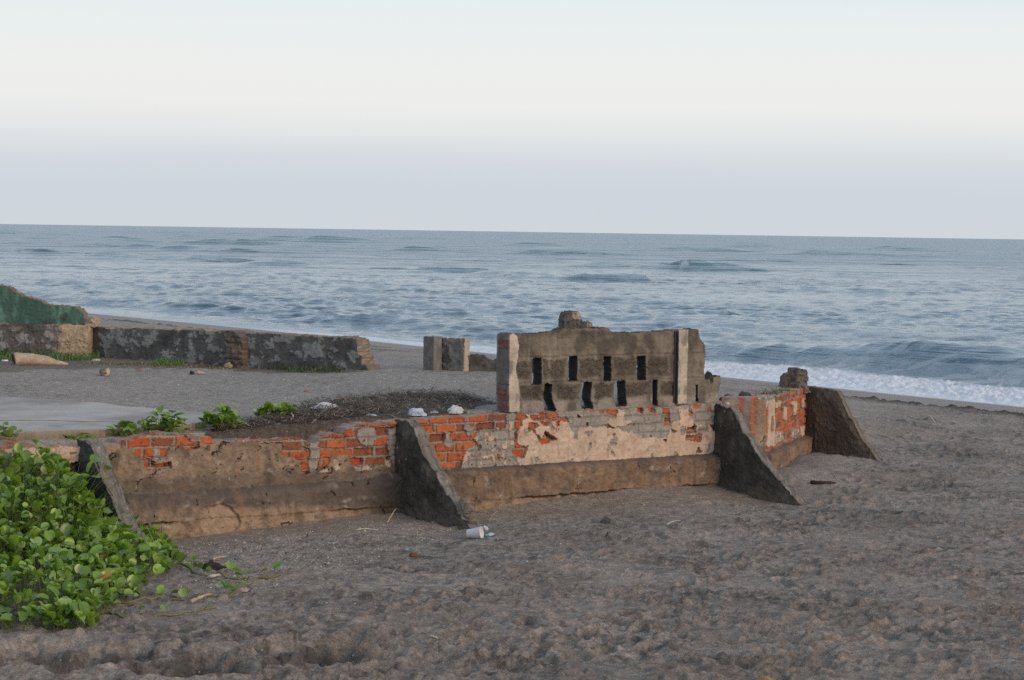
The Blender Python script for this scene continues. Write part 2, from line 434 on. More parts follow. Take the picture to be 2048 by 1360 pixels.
shell = np.clip(0.18 + 0.5 * ss(0.0, 0.6, fbm(GX * 0.8, GY * 0.8, 65, 3)) * (GN < 3.0) + 1.1 * np.exp(-((GU + 4.9) / 1.5) ** 2) * ss(1.9, 0.6, GN) * ss(0.02, 0.4, GN) + 0.25 * GI, 0, 1.3) * dry
turned = np.clip(ss(0.02, 0.42, fbm(GX * 7.0, GY * 6.0, 67, 4, 0.6) + 0.35 * fbm(GX * 1.3, GY * 1.3, 68, 2)) * 0.70 + 0.45 * ss(0.2, 0.55, cl2) + 0.45 * ss(0.25, 0.55, cl3) + 0.5 * damp, 0, 0.95) * dry * np.where(GI > 0.5, 0.55, ss(0.2, 1.6, np.where(GX > 3.5, 9.0, GN)))
turned = turned * (0.35 + 0.75 * ss(-0.35, 0.35, fbm(GX * 0.9 + 3, GY * 0.7, 70, 3)))
base = mixc(base, (0.092, 0.078, 0.068), turned * 0.85)
base = mixc(base, (0.075, 0.064, 0.056), 0.75 * damp * ss(-0.5, 0.3, fbm(GX * 3.5, GY * 3.5, 69, 4)) * dry)
base *= (1 + 0.16 * fbm(GX * 14, GY * 14, 66, 3))[..., None]

def sand_material():
    t = NT('dark_beach_sand')
    tc = t.new('ShaderNodeTexCoord'); v = tc.outputs['Object']
    a = t.attr('Col'); sh = t.attr('shell'); we = t.attr('wet')
    n1 = t.noise(70, 6, 0.75, v); n2 = t.noise(420, 3, 0.7, v); n3 = t.noise(16, 5, 0.65, v)
    k = t.math('MULTIPLY', t.mr(n1.outputs['Fac'], 0.3, 0.7, 0.55, 1.45), t.mr(n2.outputs['Fac'], 0.3, 0.7, 0.80, 1.20))
    k = t.math('MULTIPLY', k, t.mr(n3.outputs['Fac'], 0.3, 0.7, 0.72, 1.28))
    n4 = t.noise(34, 4, 0.7, v); k = t.math('MULTIPLY', k, t.mr(n4.outputs['Fac'], 0.3, 0.7, 0.82, 1.18))
    s = t.new('ShaderNodeVectorMath'); s.operation = 'SCALE'
    t.l.new(a.outputs['Color'], s.inputs[0]); t.l.new(k, s.inputs['Scale'])
    vo = t.new('ShaderNodeTexVoronoi'); vo.inputs['Scale'].default_value = 62; t.l.new(v, vo.inputs['Vector'])
    sx = t.new('ShaderNodeSeparateColor'); t.l.new(vo.outputs['Color'], sx.inputs[0])
    thr = t.math('MULTIPLY', sh.outputs['Fac'], 0.11)
    pick = t.math('LESS_THAN', sx.outputs[0], thr)
    near = t.math('LESS_THAN', vo.outputs['Distance'], t.mr(sx.outputs[1], 0, 1, 0.18, 0.5))
    fl = t.math('MULTIPLY', pick, near)
    fc = t.mix(sx.outputs[2], (0.55, 0.50, 0.45), (0.30, 0.22, 0.16))
    c = t.mix(t.math('MULTIPLY', fl, 0.85), s.outputs[0], fc)
    t.l.new(c, t.b.inputs['Base Color'])
    t.l.new(t.mr(we.outputs['Fac'], 0, 1, 0.92, 0.28), t.b.inputs['Roughness'])
    t.b.inputs['Specular IOR Level'].default_value = 0.25
    h = t.math('ADD', t.math('MULTIPLY', n1.outputs['Fac'], 1.0), t.math('MULTIPLY', n2.outputs['Fac'], 0.35))
    h = t.math('MULTIPLY', t.math('ADD', h, t.math('MULTIPLY', n3.outputs['Fac'], 1.6)), t.mr(we.outputs['Fac'], 0, 0.4, 1.0, 0.05))
    t.bump(h, 0.75, 0.02)
    return t.m
M_SAND = sand_material()
ground = mk('sand_ground', np.stack([GX, GY, GZ], -1).reshape(-1, 3), gridfaces(*GX.shape), M_SAND, None,
            base.reshape(-1, 3), True, {'shell': shell, 'wet': wet})
tag(ground, 'dark volcanic beach sand, trampled and strewn with shell bits', 'sand', None, 'structure')

def ground_z(x, y):
    r = np.clip(np.searchsorted(Yr, y) - 1, 0, len(Yr) - 2); c = np.clip(np.searchsorted(Tc, x / y) - 1, 0, len(Tc) - 2)
    fy = (y - Yr[r]) / (Yr[r + 1] - Yr[r]); fx = (x / y - Tc[c]) / (Tc[c + 1] - Tc[c])
    fx = np.clip(fx, 0, 1); fy = np.clip(fy, 0, 1)
    return (GZ[r, c] * (1 - fx) + GZ[r, c + 1] * fx) * (1 - fy) + (GZ[r + 1, c] * (1 - fx) + GZ[r + 1, c + 1] * fx) * fy

def on_ground(px, py, z0=0.0):
    z = z0
    for _ in range(25):
        p = on_z(px, py, z); z = 0.5 * z + 0.5 * float(ground_z(np.array(p[0]), np.array(p[1])))
    return np.array([p[0], p[1], z])

# ------------------------------------------------------------------ sea
HE = EYE - SEA_Z
ds = np.concatenate([np.linspace(440, 26, 560), np.geomspace(26, 0.35, 90)[1:]])
SYr = HE * F / ds
STc = tan_cols(900, 0.27, 60, 1.4)
SY = np.repeat(SYr[:, None], len(STc), 1); SX = SY * STc[None, :]
dY = np.gradient(SYr)[:, None]; dX = (SYr * (0.54 / 900))[:, None]
sw = -s_in(SX, SY)                                       # metres seaward of the waterline
al = (SX - SH_P[0]) * SH_D[0] + (SY - SH_P[1]) * SH_D[1]
amp_in = ss(-1, 9, sw)
Hs = np.zeros_like(SX)
gust = 0.75 + 0.55 * fbm(SX * 0.03, SY * 0.018, 71, 3)
ws = np.random.default_rng(5)
for k in range(84):
    lam = 0.9 * (26 / 0.9) ** (k / 83.0) * ws.uniform(0.9, 1.1)
    th = math.atan2(SH_N[1], SH_N[0]) + ws.normal(0, 1.0)
    kx, ky = math.cos(th) * 2 * math.pi / lam, math.sin(th) * 2 * math.pi / lam
    steep = 0.058 * math.exp(-max(0.0, lam - 1.8) / 2.6) + 0.0035
    a = steep * lam / (2 * math.pi)
    lim = ss(2.2, 4.5, 2 * math.pi / (abs(ky) * dY + abs(kx) * dX + 1e-9))
    ph = kx * SX + ky * SY + ws.uniform(0, 6.28)
    c = np.cos(ph)
    Hs += lim * a * (c + 0.28 * np.cos(2 * ph)) * (gust if lam < 9 else 1.0)
Hs *= amp_in
chop = Hs / (np.std(Hs, axis=1, keepdims=True) + 1e-6)
# swell running in to the beach
def crest(pos, amp, back, front, wob, seed):
    d = sw - pos - wob * fbm(al * 0.018, al * 0.0, seed, 2) - 0.5 * fbm(al * 0.15, sw * 0.1, seed + 1, 2)
    return amp * np.where(d > 0, np.exp(-(d / back) ** 2), np.exp(-(d / front) ** 2))
modr = ss(6, -18, al)                                     # stronger toward the right-hand end of the bay
w1 = crest(9.5, 0.85, 4.2, 1.8, 1.5, 81) * (0.35 + 0.65 * modr) * (0.8 + 0.35 * fbm(al * 0.09, al * 0, 83, 2))
Hs += w1 - crest(5.8, 0.12, 1.5, 1.5, 1.5, 81)
Hs += crest(24, 0.30, 5, 3, 4, 85) * (0.6 + 0.5 * fbm(al * 0.03, 0 * al, 86, 2))
Hs += crest(44, 0.36, 6, 4, 6, 87) * (0.5 + 0.7 * fbm(al * 0.025, 0 * al, 88, 2))
S0 = Hs.copy()
for pos, amp in ((78, 0.7), (125, 1.0), (190, 1.4), (300, 2.0), (460, 2.4)):
    Hs += crest(pos, amp, pos * 0.05 + 2, pos * 0.018 + 1.5, pos * 0.10, int(pos)) * np.clip(0.25 + 1.3 * fbm(al * 7.0 / pos, sw * 0.002, int(pos) + 3, 2), 0, 1.2)
swell = np.clip((Hs - S0) / 1.6, 0, 1)
# foam; the offshore flecks also paint in bright sky glints
fw = 0.35 + 1.6 * ss(14, 3, al) + 6.6 * ss(4, -20, al) + 1.3 * fbm(al * 0.12, al * 0, 91, 3)
lace = ridge(SX * 0.55 + 0.6 * fbm(SX * 0.7, SY * 0.7, 93, 2), SY * 0.42, 94, 3)
fo = ss(fw * 0.9 + 0.5, fw * 0.2, sw) * 1.1
fo = np.clip(fo * (0.62 + 0.55 * ss(-0.5, 0.45, lace)) , 0, 1)
fo = np.maximum(fo, 0.7 * ss(0.42, 0.78, lace) * ss(fw * 1.15 + 1, fw * 0.5, sw))
fo = np.maximum(fo, 0.30 * ss(0.5, 0.8, lace) * ss(0.42, 0.6, w1) * (sw < 10) * ss(0.1, 0.6, fbm(al * 0.16, sw * 0.1, 96, 2) + 0.25))
fo = np.maximum(fo, 0.45 * ss(0.6, 0.85, ridge(SX * 0.22, SY * 0.13, 97, 3)) * ss(13, 20, sw) * ss(70, 25, sw) * ss(-0.1, 0.5, fbm(al * 0.05, sw * 0.05, 98, 2)))  # foam streaks doubling as painted glints of sky
fo = np.maximum(fo, 0.75 * ss(1.5, 2.3, chop) * ss(-0.25, 0.35, fbm(al * 0.035, sw * 0.03, 95, 3)) * ss(16, 28, sw))  # whitecaps, also standing in for sky reflections on the chop
fo = fo * np.where(sw < 14, ss(26, 6, al), 1.0)
lump = np.abs(pn(SX * 2.2, SY * 1.5, 99)) * 0.5 + np.abs(pn(SX * 5.5, SY * 3.2, 100)) * 0.4
Hs += fo * ss(fw + 2, fw * 0.5, sw) * ss(-1, 0.6, sw) * (0.05 + 0.20 * ss(2, -14, al)) * (0.2 + lump)
Hs += 0.05 * ss(2.5, -0.5, sw)
Hs = np.where(sw < -2.5, Hs - 0.5, Hs)
far = ss(70, 420, SY)

def sea_material():
    t = NT('sea_water')
    tc = t.new('ShaderNodeTexCoord'); v = tc.outputs['Object']
    fa = t.attr('foam'); fr = t.attr('far')
    mp = t.new('ShaderNodeMapping'); mp.inputs['Scale'].default_value = (1.0, 0.8, 1.0); t.l.new(v, mp.inputs[0])
    n1 = t.noise(2.6, 5, 0.62, mp.outputs[0]); n2 = t.noise(0.42, 5, 0.6, mp.outputs[0]); n3 = t.noise(0.05, 5, 0.62, mp.outputs[0])
    n4 = t.noise(0.012, 4, 0.6, mp.outputs[0])
    h = t.math('ADD', t.math('MULTIPLY', n1.outputs['Fac'], 0.30), t.math('MULTIPLY', n2.outputs['Fac'], 0.9))
    n5 = t.noise(0.15, 5, 0.62, mp.outputs[0])
    h = t.math('ADD', h, t.math('MULTIPLY', t.math('MULTIPLY', n5.outputs['Fac'], fr.outputs['Fac']), 2.6))
    h = t.math('ADD', h, t.math('MULTIPLY', t.math('MULTIPLY', n3.outputs['Fac'], fr.outputs['Fac']), 13.0))
    slick = t.new('ShaderNodeMapping'); slick.inputs['Scale'].default_value = (0.012, 0.03, 1.0); t.l.new(v, slick.inputs[0])
    sl = t.noise(1.0, 5, 0.6, slick.outputs[0])
    h = t.math('MULTIPLY', h, t.mr(sl.outputs['Fac'], 0.35, 0.65, 0.45, 1.35))
    h = t.math('MULTIPLY', h, t.mr(fa.outputs['Fac'], 0.0, 0.8, 1.0, 0.12))
    t.bump(h, 1.0, 0.38)
    fn = t.noise(3.0, 6, 0.7, v)
    f2 = t.math('MULTIPLY', fa.outputs['Fac'], t.mr(fn.outputs['Fac'], 0.25, 0.6, 0.55, 1.15), clamp=True)
    deep = t.mix(t.mr(n4.outputs['Fac'], 0.35, 0.65), (0.062, 0.118, 0.168), (0.080, 0.148, 0.195))
    deep = t.mix(t.attr('swell').outputs['Fac'], deep, (0.050, 0.165, 0.165))
    c = t.mix(f2, deep, (0.70, 0.71, 0.74))
    t.l.new(c, t.b.inputs['Base Color'])
    r0 = t.math('ADD', t.mr(fr.outputs['Fac'], 0, 1, 0.10, 0.24), t.math('MULTIPLY', f2, 0.6), clamp=True)
    t.l.new(r0, t.b.inputs['Roughness'])
    t.b.inputs['IOR'].default_value = 1.33
    return t.m
M_SEA = sea_material()
sea = mk('sea', np.stack([SX, SY, SEA_Z + Hs], -1).reshape(-1, 3), gridfaces(*SX.shape), M_SEA, None, None, True, {'foam': fo, 'far': far, 'swell': swell})
tag(sea, 'choppy grey blue sea with swell and white foam at the waterline', 'sea', None, 'structure')

# ------------------------------------------------------------------ front ruin
ruin = empty('ruined_wall', wpt(-3.0, -0.2, 0.0))
tag(ruin, 'long broken brick and plaster retaining wall with four sloping buttresses and a slotted block screen', 'wall', None, 'thing')
def par(o):
    o.parent = ruin; o.matrix_parent_inverse = ruin.matrix_basis.inverted() if False else Matrix.Translation(-Vector(ruin.location)); return o

NB = -0.12                                                # the brick face stands behind the footing
OB = wpt(0, NB, 0)
NW3 = np.array([WN[0], WN[1], 0])
def to_uz(px, py, O, U, N):
    p = on_plane(px, py, O, N); return ((p - O) @ np.array([U[0], U[1], 0]), p[2])
def polys(lst, O, U, N): return [([to_uz(x, y, O, U, N) for x, y in pl], c) for pl, c in lst]

BR, GRY, CRM, BRN, HOL, MOT = 0, 1, 2, 3, 4, 5
def brick_pat(u, z, z0, seed, h=0.082, L=0.205):
    uw = u + 0.010 * fbm(u * 5, z * 5, seed, 2) + 0.005 * fbm(u * 28, z * 28, seed + 11, 2); zw = z + 0.009 * fbm(u * 3, z * 6, seed + 1, 2) + 0.004 * fbm(u * 28, z * 28, seed + 12, 2)
    r = np.floor((zw - z0) / h); fz = (zw - z0) / h - r
    off = (r % 2) * 0.5 + 0.23 * hash2(r, r * 0 + 3, seed)
    cc = np.floor(uw / L + off); fx = uw / L + off - cc
    e = np.minimum(np.minimum(fx, 1 - fx) * L, np.minimum(fz, 1 - fz) * h)
    e = e + 0.003 * fbm(u * 40, z * 40, seed + 2, 2)
    br = ss(0.0055, 0.011, e)
    r1 = hash2(cc, r, seed + 5); r2 = hash2(cc, r, seed + 6); r3 = hash2(cc, r, seed + 8)
    return br, r1, r2, r3

def wall_field(pl, z0, seed, course_tilt=0.0, default=BRN):
    def f(u, z):
        uw = u + 0.028 * fbm(u * 8, z * 8, seed + 20, 4, 0.6) + 0.007 * fbm(u * 40, z * 40, seed + 21, 2)
        zw = z + 0.022 * fbm(u * 8, z * 8, seed + 22, 4, 0.6) + 0.006 * fbm(u * 40, z * 40, seed + 23, 2)
        cl = np.full(u.shape, default if not callable(default) else 0)
        if callable(default): cl = default(u, z)
        for p, c in pl:
            a = np.array(p)
            m = (uw > a[:, 0].min()) & (uw < a[:, 0].max())
            if not m.any(): continue
            ins = np.zeros(u.shape, bool); ins[m] = inpoly(uw[m], zw[m], p)
            cl = np.where(ins, c, cl)
        mo = fbm(u * 14, z * 14, seed + 24, 4)
        cl = np.where(cl == MOT, np.where(mo > 0.22, CRM, np.where(mo < -0.42, BR, GRY)), cl)
        # random flakes lost from the plaster
        fl = fbm(u * 7 + 3, z * 7, seed + 25, 4)
        cl = np.where((cl == CRM) & (fl > 0.46), GRY, cl)
        cl = np.where((cl == GRY) & (fl < -0.50), BR, cl)
        fl2 = fbm(u * 15 + 7, z * 15, seed + 36, 3)
        cl = np.where((cl == GRY) & (fl2 > 0.62), CRM, cl); cl = np.where((cl == BRN) & (fl2 > 0.70), GRY, cl)
        cl = np.where((cl == BR) & (fl2 < -0.62), GRY, cl)
        br, r1, r2, r3 = brick_pat(u, z + course_tilt * u, z0, seed)
        n1 = fbm(u * 22, z * 22, seed + 26, 4); n2 = fbm(u * 5, z * 5, seed + 27, 3); n3 = fbm(u * 60, z * 60, seed + 28, 2)
        vs = fbm(u * 16, z * 1.6, seed + 29, 3)
        miss = (r3 < 0.09)
        dB = 0.014 * br + 0.014 * (r1 - 0.5) * br + 0.002 * n3 - 0.035 * miss * br - 0.006 * ss(0.35, 0.8, n1) * br
        bc = mixc((0.38, 0.075, 0.026), (0.45, 0.125, 0.042), r2)
        bc = mixc(bc, (0.20, 0.075, 0.045), 0.85 * (r1 < 0.32))
        bc = mixc(bc, (0.10, 0.062, 0.045), 0.75 * ss(0.1, 0.65, n1 + 0.3 * n2))
        bc = mixc(bc, (0.40, 0.21, 0.13), 0.35 * ss(0.2, 0.7, fbm(u * 18 + 4, z * 18, seed + 30, 3)))
        mc = mixc((0.235, 0.20, 0.165), (0.34, 0.30, 0.25), 0.5 + 0.5 * n1)
        bc = mixc(mc, bc, br)
        gc = mixc((0.235, 0.205, 0.175), (0.33, 0.295, 0.255), 0.5 + 0.6 * n1)
        gc = mixc(gc, (0.12, 0.10, 0.085), 0.55 * ss(0.35, 0.75, n2 + 0.3 * n3))
        gc = mixc(gc, (0.155, 0.13, 0.11), 0.55 * ss(0.25, 0.6, np.where(br < 0.5, 1.0, 0.0) - 0.2 * n2))
        cc_ = mixc((0.42, 0.305, 0.225), (0.58, 0.445, 0.340), 0.5 + 0.55 * n2 + 0.25 * n1)
        cc_ = mixc(cc_, (0.54, 0.31, 0.215), 0.6 * ss(0.1, 0.7, fbm(u * 4, z * 9, seed + 31, 3)))
        cc_ = mixc(cc_, (0.22, 0.175, 0.135), 0.75 * ss(0.25, 0.7, fbm(u * 13, z * 10, seed + 32, 4)))
        cc_ = mixc(cc_, (0.36, 0.29, 0.215), 0.45 * ss(0.15, 0.6, vs))
        wc = mixc((0.165, 0.118, 0.082), (0.320, 0.235, 0.165), 0.5 + 0.6 * n2 + 0.4 * n1)
        wc = mixc(wc, (0.30, 0.14, 0.075), 0.55 * ss(0.2, 0.7, vs))
        wc = mixc(wc, (0.085, 0.068, 0.056), 0.7 * ss(0.2, 0.65, fbm(u * 6, z * 4, seed + 33, 4)))
        wc = mixc(wc, (0.40, 0.32, 0.235), 0.6 * ss(0.35, 0.65, fbm(u * 8 + 5, z * 8, seed + 35, 4)))
        wc = mixc(wc, (0.095, 0.078, 0.066), 0.6 * ss(0.46, 0.38, z + 0.05 * n2))
        ck = ss(0.90, 0.97, ridge(u * 2.6 + 0.3 * n1, z * 2.2 + 0.2 * n1, seed + 34, 2)) 
        wc = mixc(wc, (0.035, 0.028, 0.022), 0.9 * ck)
        disp = np.select([cl == BR, cl == GRY, cl == CRM, cl == BRN, cl == HOL],
                         [dB - 0.006, 0.0165 + 0.004 * n1 + 0.0035 * (br - 0.6), 0.026 + 0.0035 * n1, 0.024 + 0.007 * n1 - 0.016 * ck, dB - 0.06], 0.0)
        c = np.where((cl == BR)[..., None], bc, np.where((cl == GRY)[..., None], gc, np.where((cl == CRM)[..., None], cc_, np.where((cl == BRN)[..., None], wc, bc))))
        return disp + 0.008 * n2, c
    return f

Z5 = lambda *p: zpoly(100, 820, 3.793, p)
Z3 = lambda *p: zpoly(560, 820, 6.827, p)
Z6 = lambda *p: zpoly(600, 780, 4.0, p)
Z2 = lambda *p: zpoly(1000, 780, 6.827, p)
Z4 = lambda *p: zpoly(1200, 780, 6.827, p)
traced = [
    ([(10, 898), (165, 893), (168, 925), (150, 930), (136, 962), (95, 948), (60, 930), (30, 926)], CRM), ([(132, 925), (172, 918), (172, 1000), (140, 990)], HOL), ([(60, 932), (100, 950), (140, 965), (140, 1010), (40, 1000)], BR),
    # left bay
    (Z5((520, 240), (650, 190), (830, 170), (1020, 170), (1050, 265), (900, 275), (865, 350), (830, 330), (790, 385), (730, 410), (650, 355), (640, 290), (560, 285)), BR),
    (Z5((1240, 180), (1510, 190), (1510, 236), (1380, 228), (1250, 240)), MOT), (Z5((1000, 250), (1120, 235), (1130, 290), (1010, 300)), BR),
    (Z5((1120, 170), (1220, 180), (1245, 250), (1170, 255)), BR),
    (Z5((700, 400), (860, 395), (915, 390), (915, 440), (740, 455)), BR),
    (Z5((780, 300), (830, 300), (830, 380), (770, 380)), GRY),
    (Z5((1500, 190), (1740, 190), (1750, 245), (1580, 250), (1500, 235)), BR),
    (Z5((1750, 200), (1980, 180), (1980, 270), (1900, 280), (1955, 290), (1955, 480), (1910, 470), (1890, 400), (1870, 370), (1760, 340)), BR),
    (Z3((20, 360), (380, 340), (400, 480), (280, 500), (380, 520), (385, 640), (370, 840), (330, 860), (300, 760), (240, 690), (150, 650), (140, 580), (30, 520)), BR),
    (Z3((390, 360), (520, 360), (520, 780), (400, 840), (380, 700)), GRY),
    (Z3((520, 360), (650, 280), (800, 270), (870, 160), (1160, 130), (1480, 120), (1640, 100), (1650, 230), (1480, 260), (1450, 420), (1450, 560), (1500, 600), (1480, 700), (1400, 740), (1000, 770), (930, 720), (900, 600), (740, 590), (690, 560), (700, 640), (660, 750), (540, 770), (520, 640)), BR),
    (Z3((1050, 260), (1150, 225), (1290, 240), (1305, 370), (1230, 490), (1150, 500), (1050, 400)), GRY),
    (Z3((700, 670), (780, 680), (795, 790), (745, 840), (720, 790)), CRM),
    (Z3((1435, 690), (1490, 685), (1490, 780), (1440, 790)), CRM),
    (Z3((960, 760), (1200, 750), (1240, 820), (1120, 830), (1000, 810)), MOT),
    (Z3((520, 820), (640, 810), (640, 850), (520, 860)), CRM),
    (Z3((1450, 260), (1660, 225), (1660, 800), (1560, 800), (1500, 680), (1460, 560)), GRY),
    # between the second buttress and the screen
    (Z6((820, 150), (1750, 150), (1750, 620), (820, 620)), BR),
    (Z6((1310, 280), (1385, 285), (1370, 365), (1320, 350)), GRY),
    (Z6((1440, 320), (1640, 300), (1640, 620), (1280, 620), (1290, 520), (1340, 450), (1420, 440), (1390, 390)), MOT),
    (Z6((1150, 330), (1200, 360), (1230, 450), (1150, 450)), GRY),
    (Z6((1640, 170), (1730, 170), (1730, 620), (1640, 620)), GRY),
    (Z6((1665, 240), (1700, 240), (1690, 330), (1670, 330)), CRM),
    (Z6((1670, 400), (1700, 400), (1695, 450), (1675, 450)), CRM),
    # right bay
    (Z2((210, 120), (3100, 120), (3100, 1100), (210, 1100)), CRM),
    (Z2((200, 330), (200, 120), (2100, 120), (2048, 480), (1900, 480), (1750, 590), (1560, 520), (1350, 500), (1050, 500), (1050, 680), (1000, 640), (930, 520), (880, 420), (700, 330), (450, 330)), GRY),
    (Z4((300, 120), (1640, 120), (1620, 460), (1250, 460), (1240, 380), (950, 440), (900, 640), (600, 660), (450, 600), (380, 560), (420, 380)), GRY),
    (Z2((210, 330), (330, 330), (350, 380), (270, 425), (270, 480), (225, 560), (210, 720), (250, 755), (360, 760), (340, 860), (280, 930), (190, 900), (195, 480)), BR),
    (Z2((400, 350), (580, 300), (780, 300), (795, 360), (900, 365), (915, 425), (780, 410), (500, 425), (420, 405)), BR),
    (Z2((365, 455), (495, 455), (505, 500), (450, 530), (480, 610), (540, 680), (600, 540), (660, 600), (755, 680), (640, 725), (540, 735), (500, 700), (470, 600), (430, 560), (370, 555)), BR),
    (Z2((590, 555), (640, 565), (700, 620), (745, 670), (690, 685), (625, 610)), HOL),
    (Z2((530, 435), (665, 425), (640, 485), (560, 495)), BR),
    (Z2((735, 430), (810, 415), (760, 505)), BR),
    (Z2((1040, 330), (1090, 370), (1060, 390)), HOL), (Z2((1160, 440), (1190, 440), (1190, 490), (1170, 490)), HOL),
    (Z2((1190, 270), (1270, 270), (1270, 320), (1200, 320)), BR),
    (Z2((1330, 245), (1410, 250), (1420, 320), (1350, 310)), BR),
    (Z2((1420, 240), (1560, 240), (1590, 365), (1500, 355), (1430, 295)), BR),
    (Z2((1560, 250), (1680, 250), (1690, 340), (1650, 400), (1780, 400), (1780, 450), (1700, 490), (1500, 495), (1430, 450), (1470, 380), (1570, 390)), CRM),
    (Z2((1395, 470), (1450, 480), (1540, 490), (1530, 520), (1420, 510)), BR),
    (Z4((470, 250), (570, 240), (570, 315), (500, 305)), BR), (Z4((640, 240), (745, 240), (745, 315), (670, 305)), BR),
    (Z4((825, 235), (930, 235), (930, 355), (840, 355)), BR), (Z4((880, 380), (935, 380), (925, 485), (860, 485)), BR),
    (Z4((1060, 260), (1190, 250), (1165, 500), (1165, 690), (1050, 690), (1000, 600), (1080, 440)), CRM),
    (Z4((1090, 500), (1150, 490), (1150, 600), (1090, 600)), GRY),
    (Z4((1185, 280), (1255, 280), (1245, 345), (1190, 340)), BR), (Z4((1160, 610), (1375, 610), (1375, 695), (1160, 695)), BR),
    (Z4((1265, 470), (1380, 470), (1310, 595), (1165, 600), (1165, 540)), BR), (Z4((1500, 475), (1600, 465), (1600, 580), (1510, 550)), BR),
    (Z4((1290, 470), (1460, 460), (1440, 610), (1310, 600)), MOT),
    (Z4((1545, 195), (1625, 195), (1605, 335), (1545, 310)), BR), (Z4((940, 520), (1030, 560), (1000, 590), (950, 565)), BR),
    (Z4((1260, 200), (1360, 200), (1340, 260), (1270, 270)), BR),
    (Z4((845, 665), (885, 665), (890, 705), (850, 715)), HOL), (Z4((415, 460), (455, 455), (455, 490), (425, 490)), BR),
    (Z4((1320, 770), (1380, 850), (1280, 860)), BR),
]
PL = polys(traced, OB, WU, NW3)

def topline(pts, O, U, N):
    a = sorted(to_uz(x, y, O, U, N) for x, y in pts); a = np.array(a)
    return a[:, 0], a[:, 1]
tl = topline([(-420, 893), (-150, 889), (0, 886), (60, 884), (90, 887), (160, 889), (236, 886), (238, 880), (280, 873), (335, 866), (360, 866), (420, 871), (424, 879),
              (470, 881), (520, 879), (560, 879), (590, 876), (592, 873), (612, 876), (614, 882), (636, 881), (640, 873), (660, 867), (688, 866), (692, 853), (712, 848), (770, 845), (780, 841), (806, 840),
              (870, 836), (900, 833), (960, 829), (1012, 826), (1036, 824), (1110, 822), (1200, 817), (1300, 813), (1438, 805), (1520, 800)], OB, WU, NW3)
def brick_top(us): return np.interp(us, tl[0], tl[1]) + 0.008 * fbm(us * 18, us * 0, 7, 3) + 0.005 * pn(us * 60, us * 0, 8) - 0.018 * hash2(np.floor(us / 0.105 + 0.2 * pn(us * 3, us * 0, 5)), us * 0, 4) * ss(-0.2, -0.4, us)
LEDGE = lambda us: 0.355 + 0.008 * fbm(us * 2, us * 0, 9, 2) + 0.012 * ss(-3.6, -6, us) * -1
cellw = 0.0072
us1 = np.arange(-9.6, 0.62, cellw)
def coping(u, z, k):
    n = fbm(u * 16, k * 30 + z * 10, 41, 4); m = fbm(u * 5, k * 9, 43, 3)
    c = mixc((0.26, 0.225, 0.19), (0.38, 0.33, 0.28), 0.5 + 0.6 * n)
    c = mixc(c, (0.46, 0.115, 0.04), 0.8 * ss(0.05, 0.3, m))
    return mixc(c, (0.10, 0.085, 0.07), 0.6 * ss(0.2, 0.6, n))
par(slab('brickwork', OB, WU, us1, 78, brick_top, lambda us: us * 0 + 0.25, 0.30, wall_field(PL, 0.335, 200, 0.0, BRN), None, 8, 0.004, None, coping, 200))

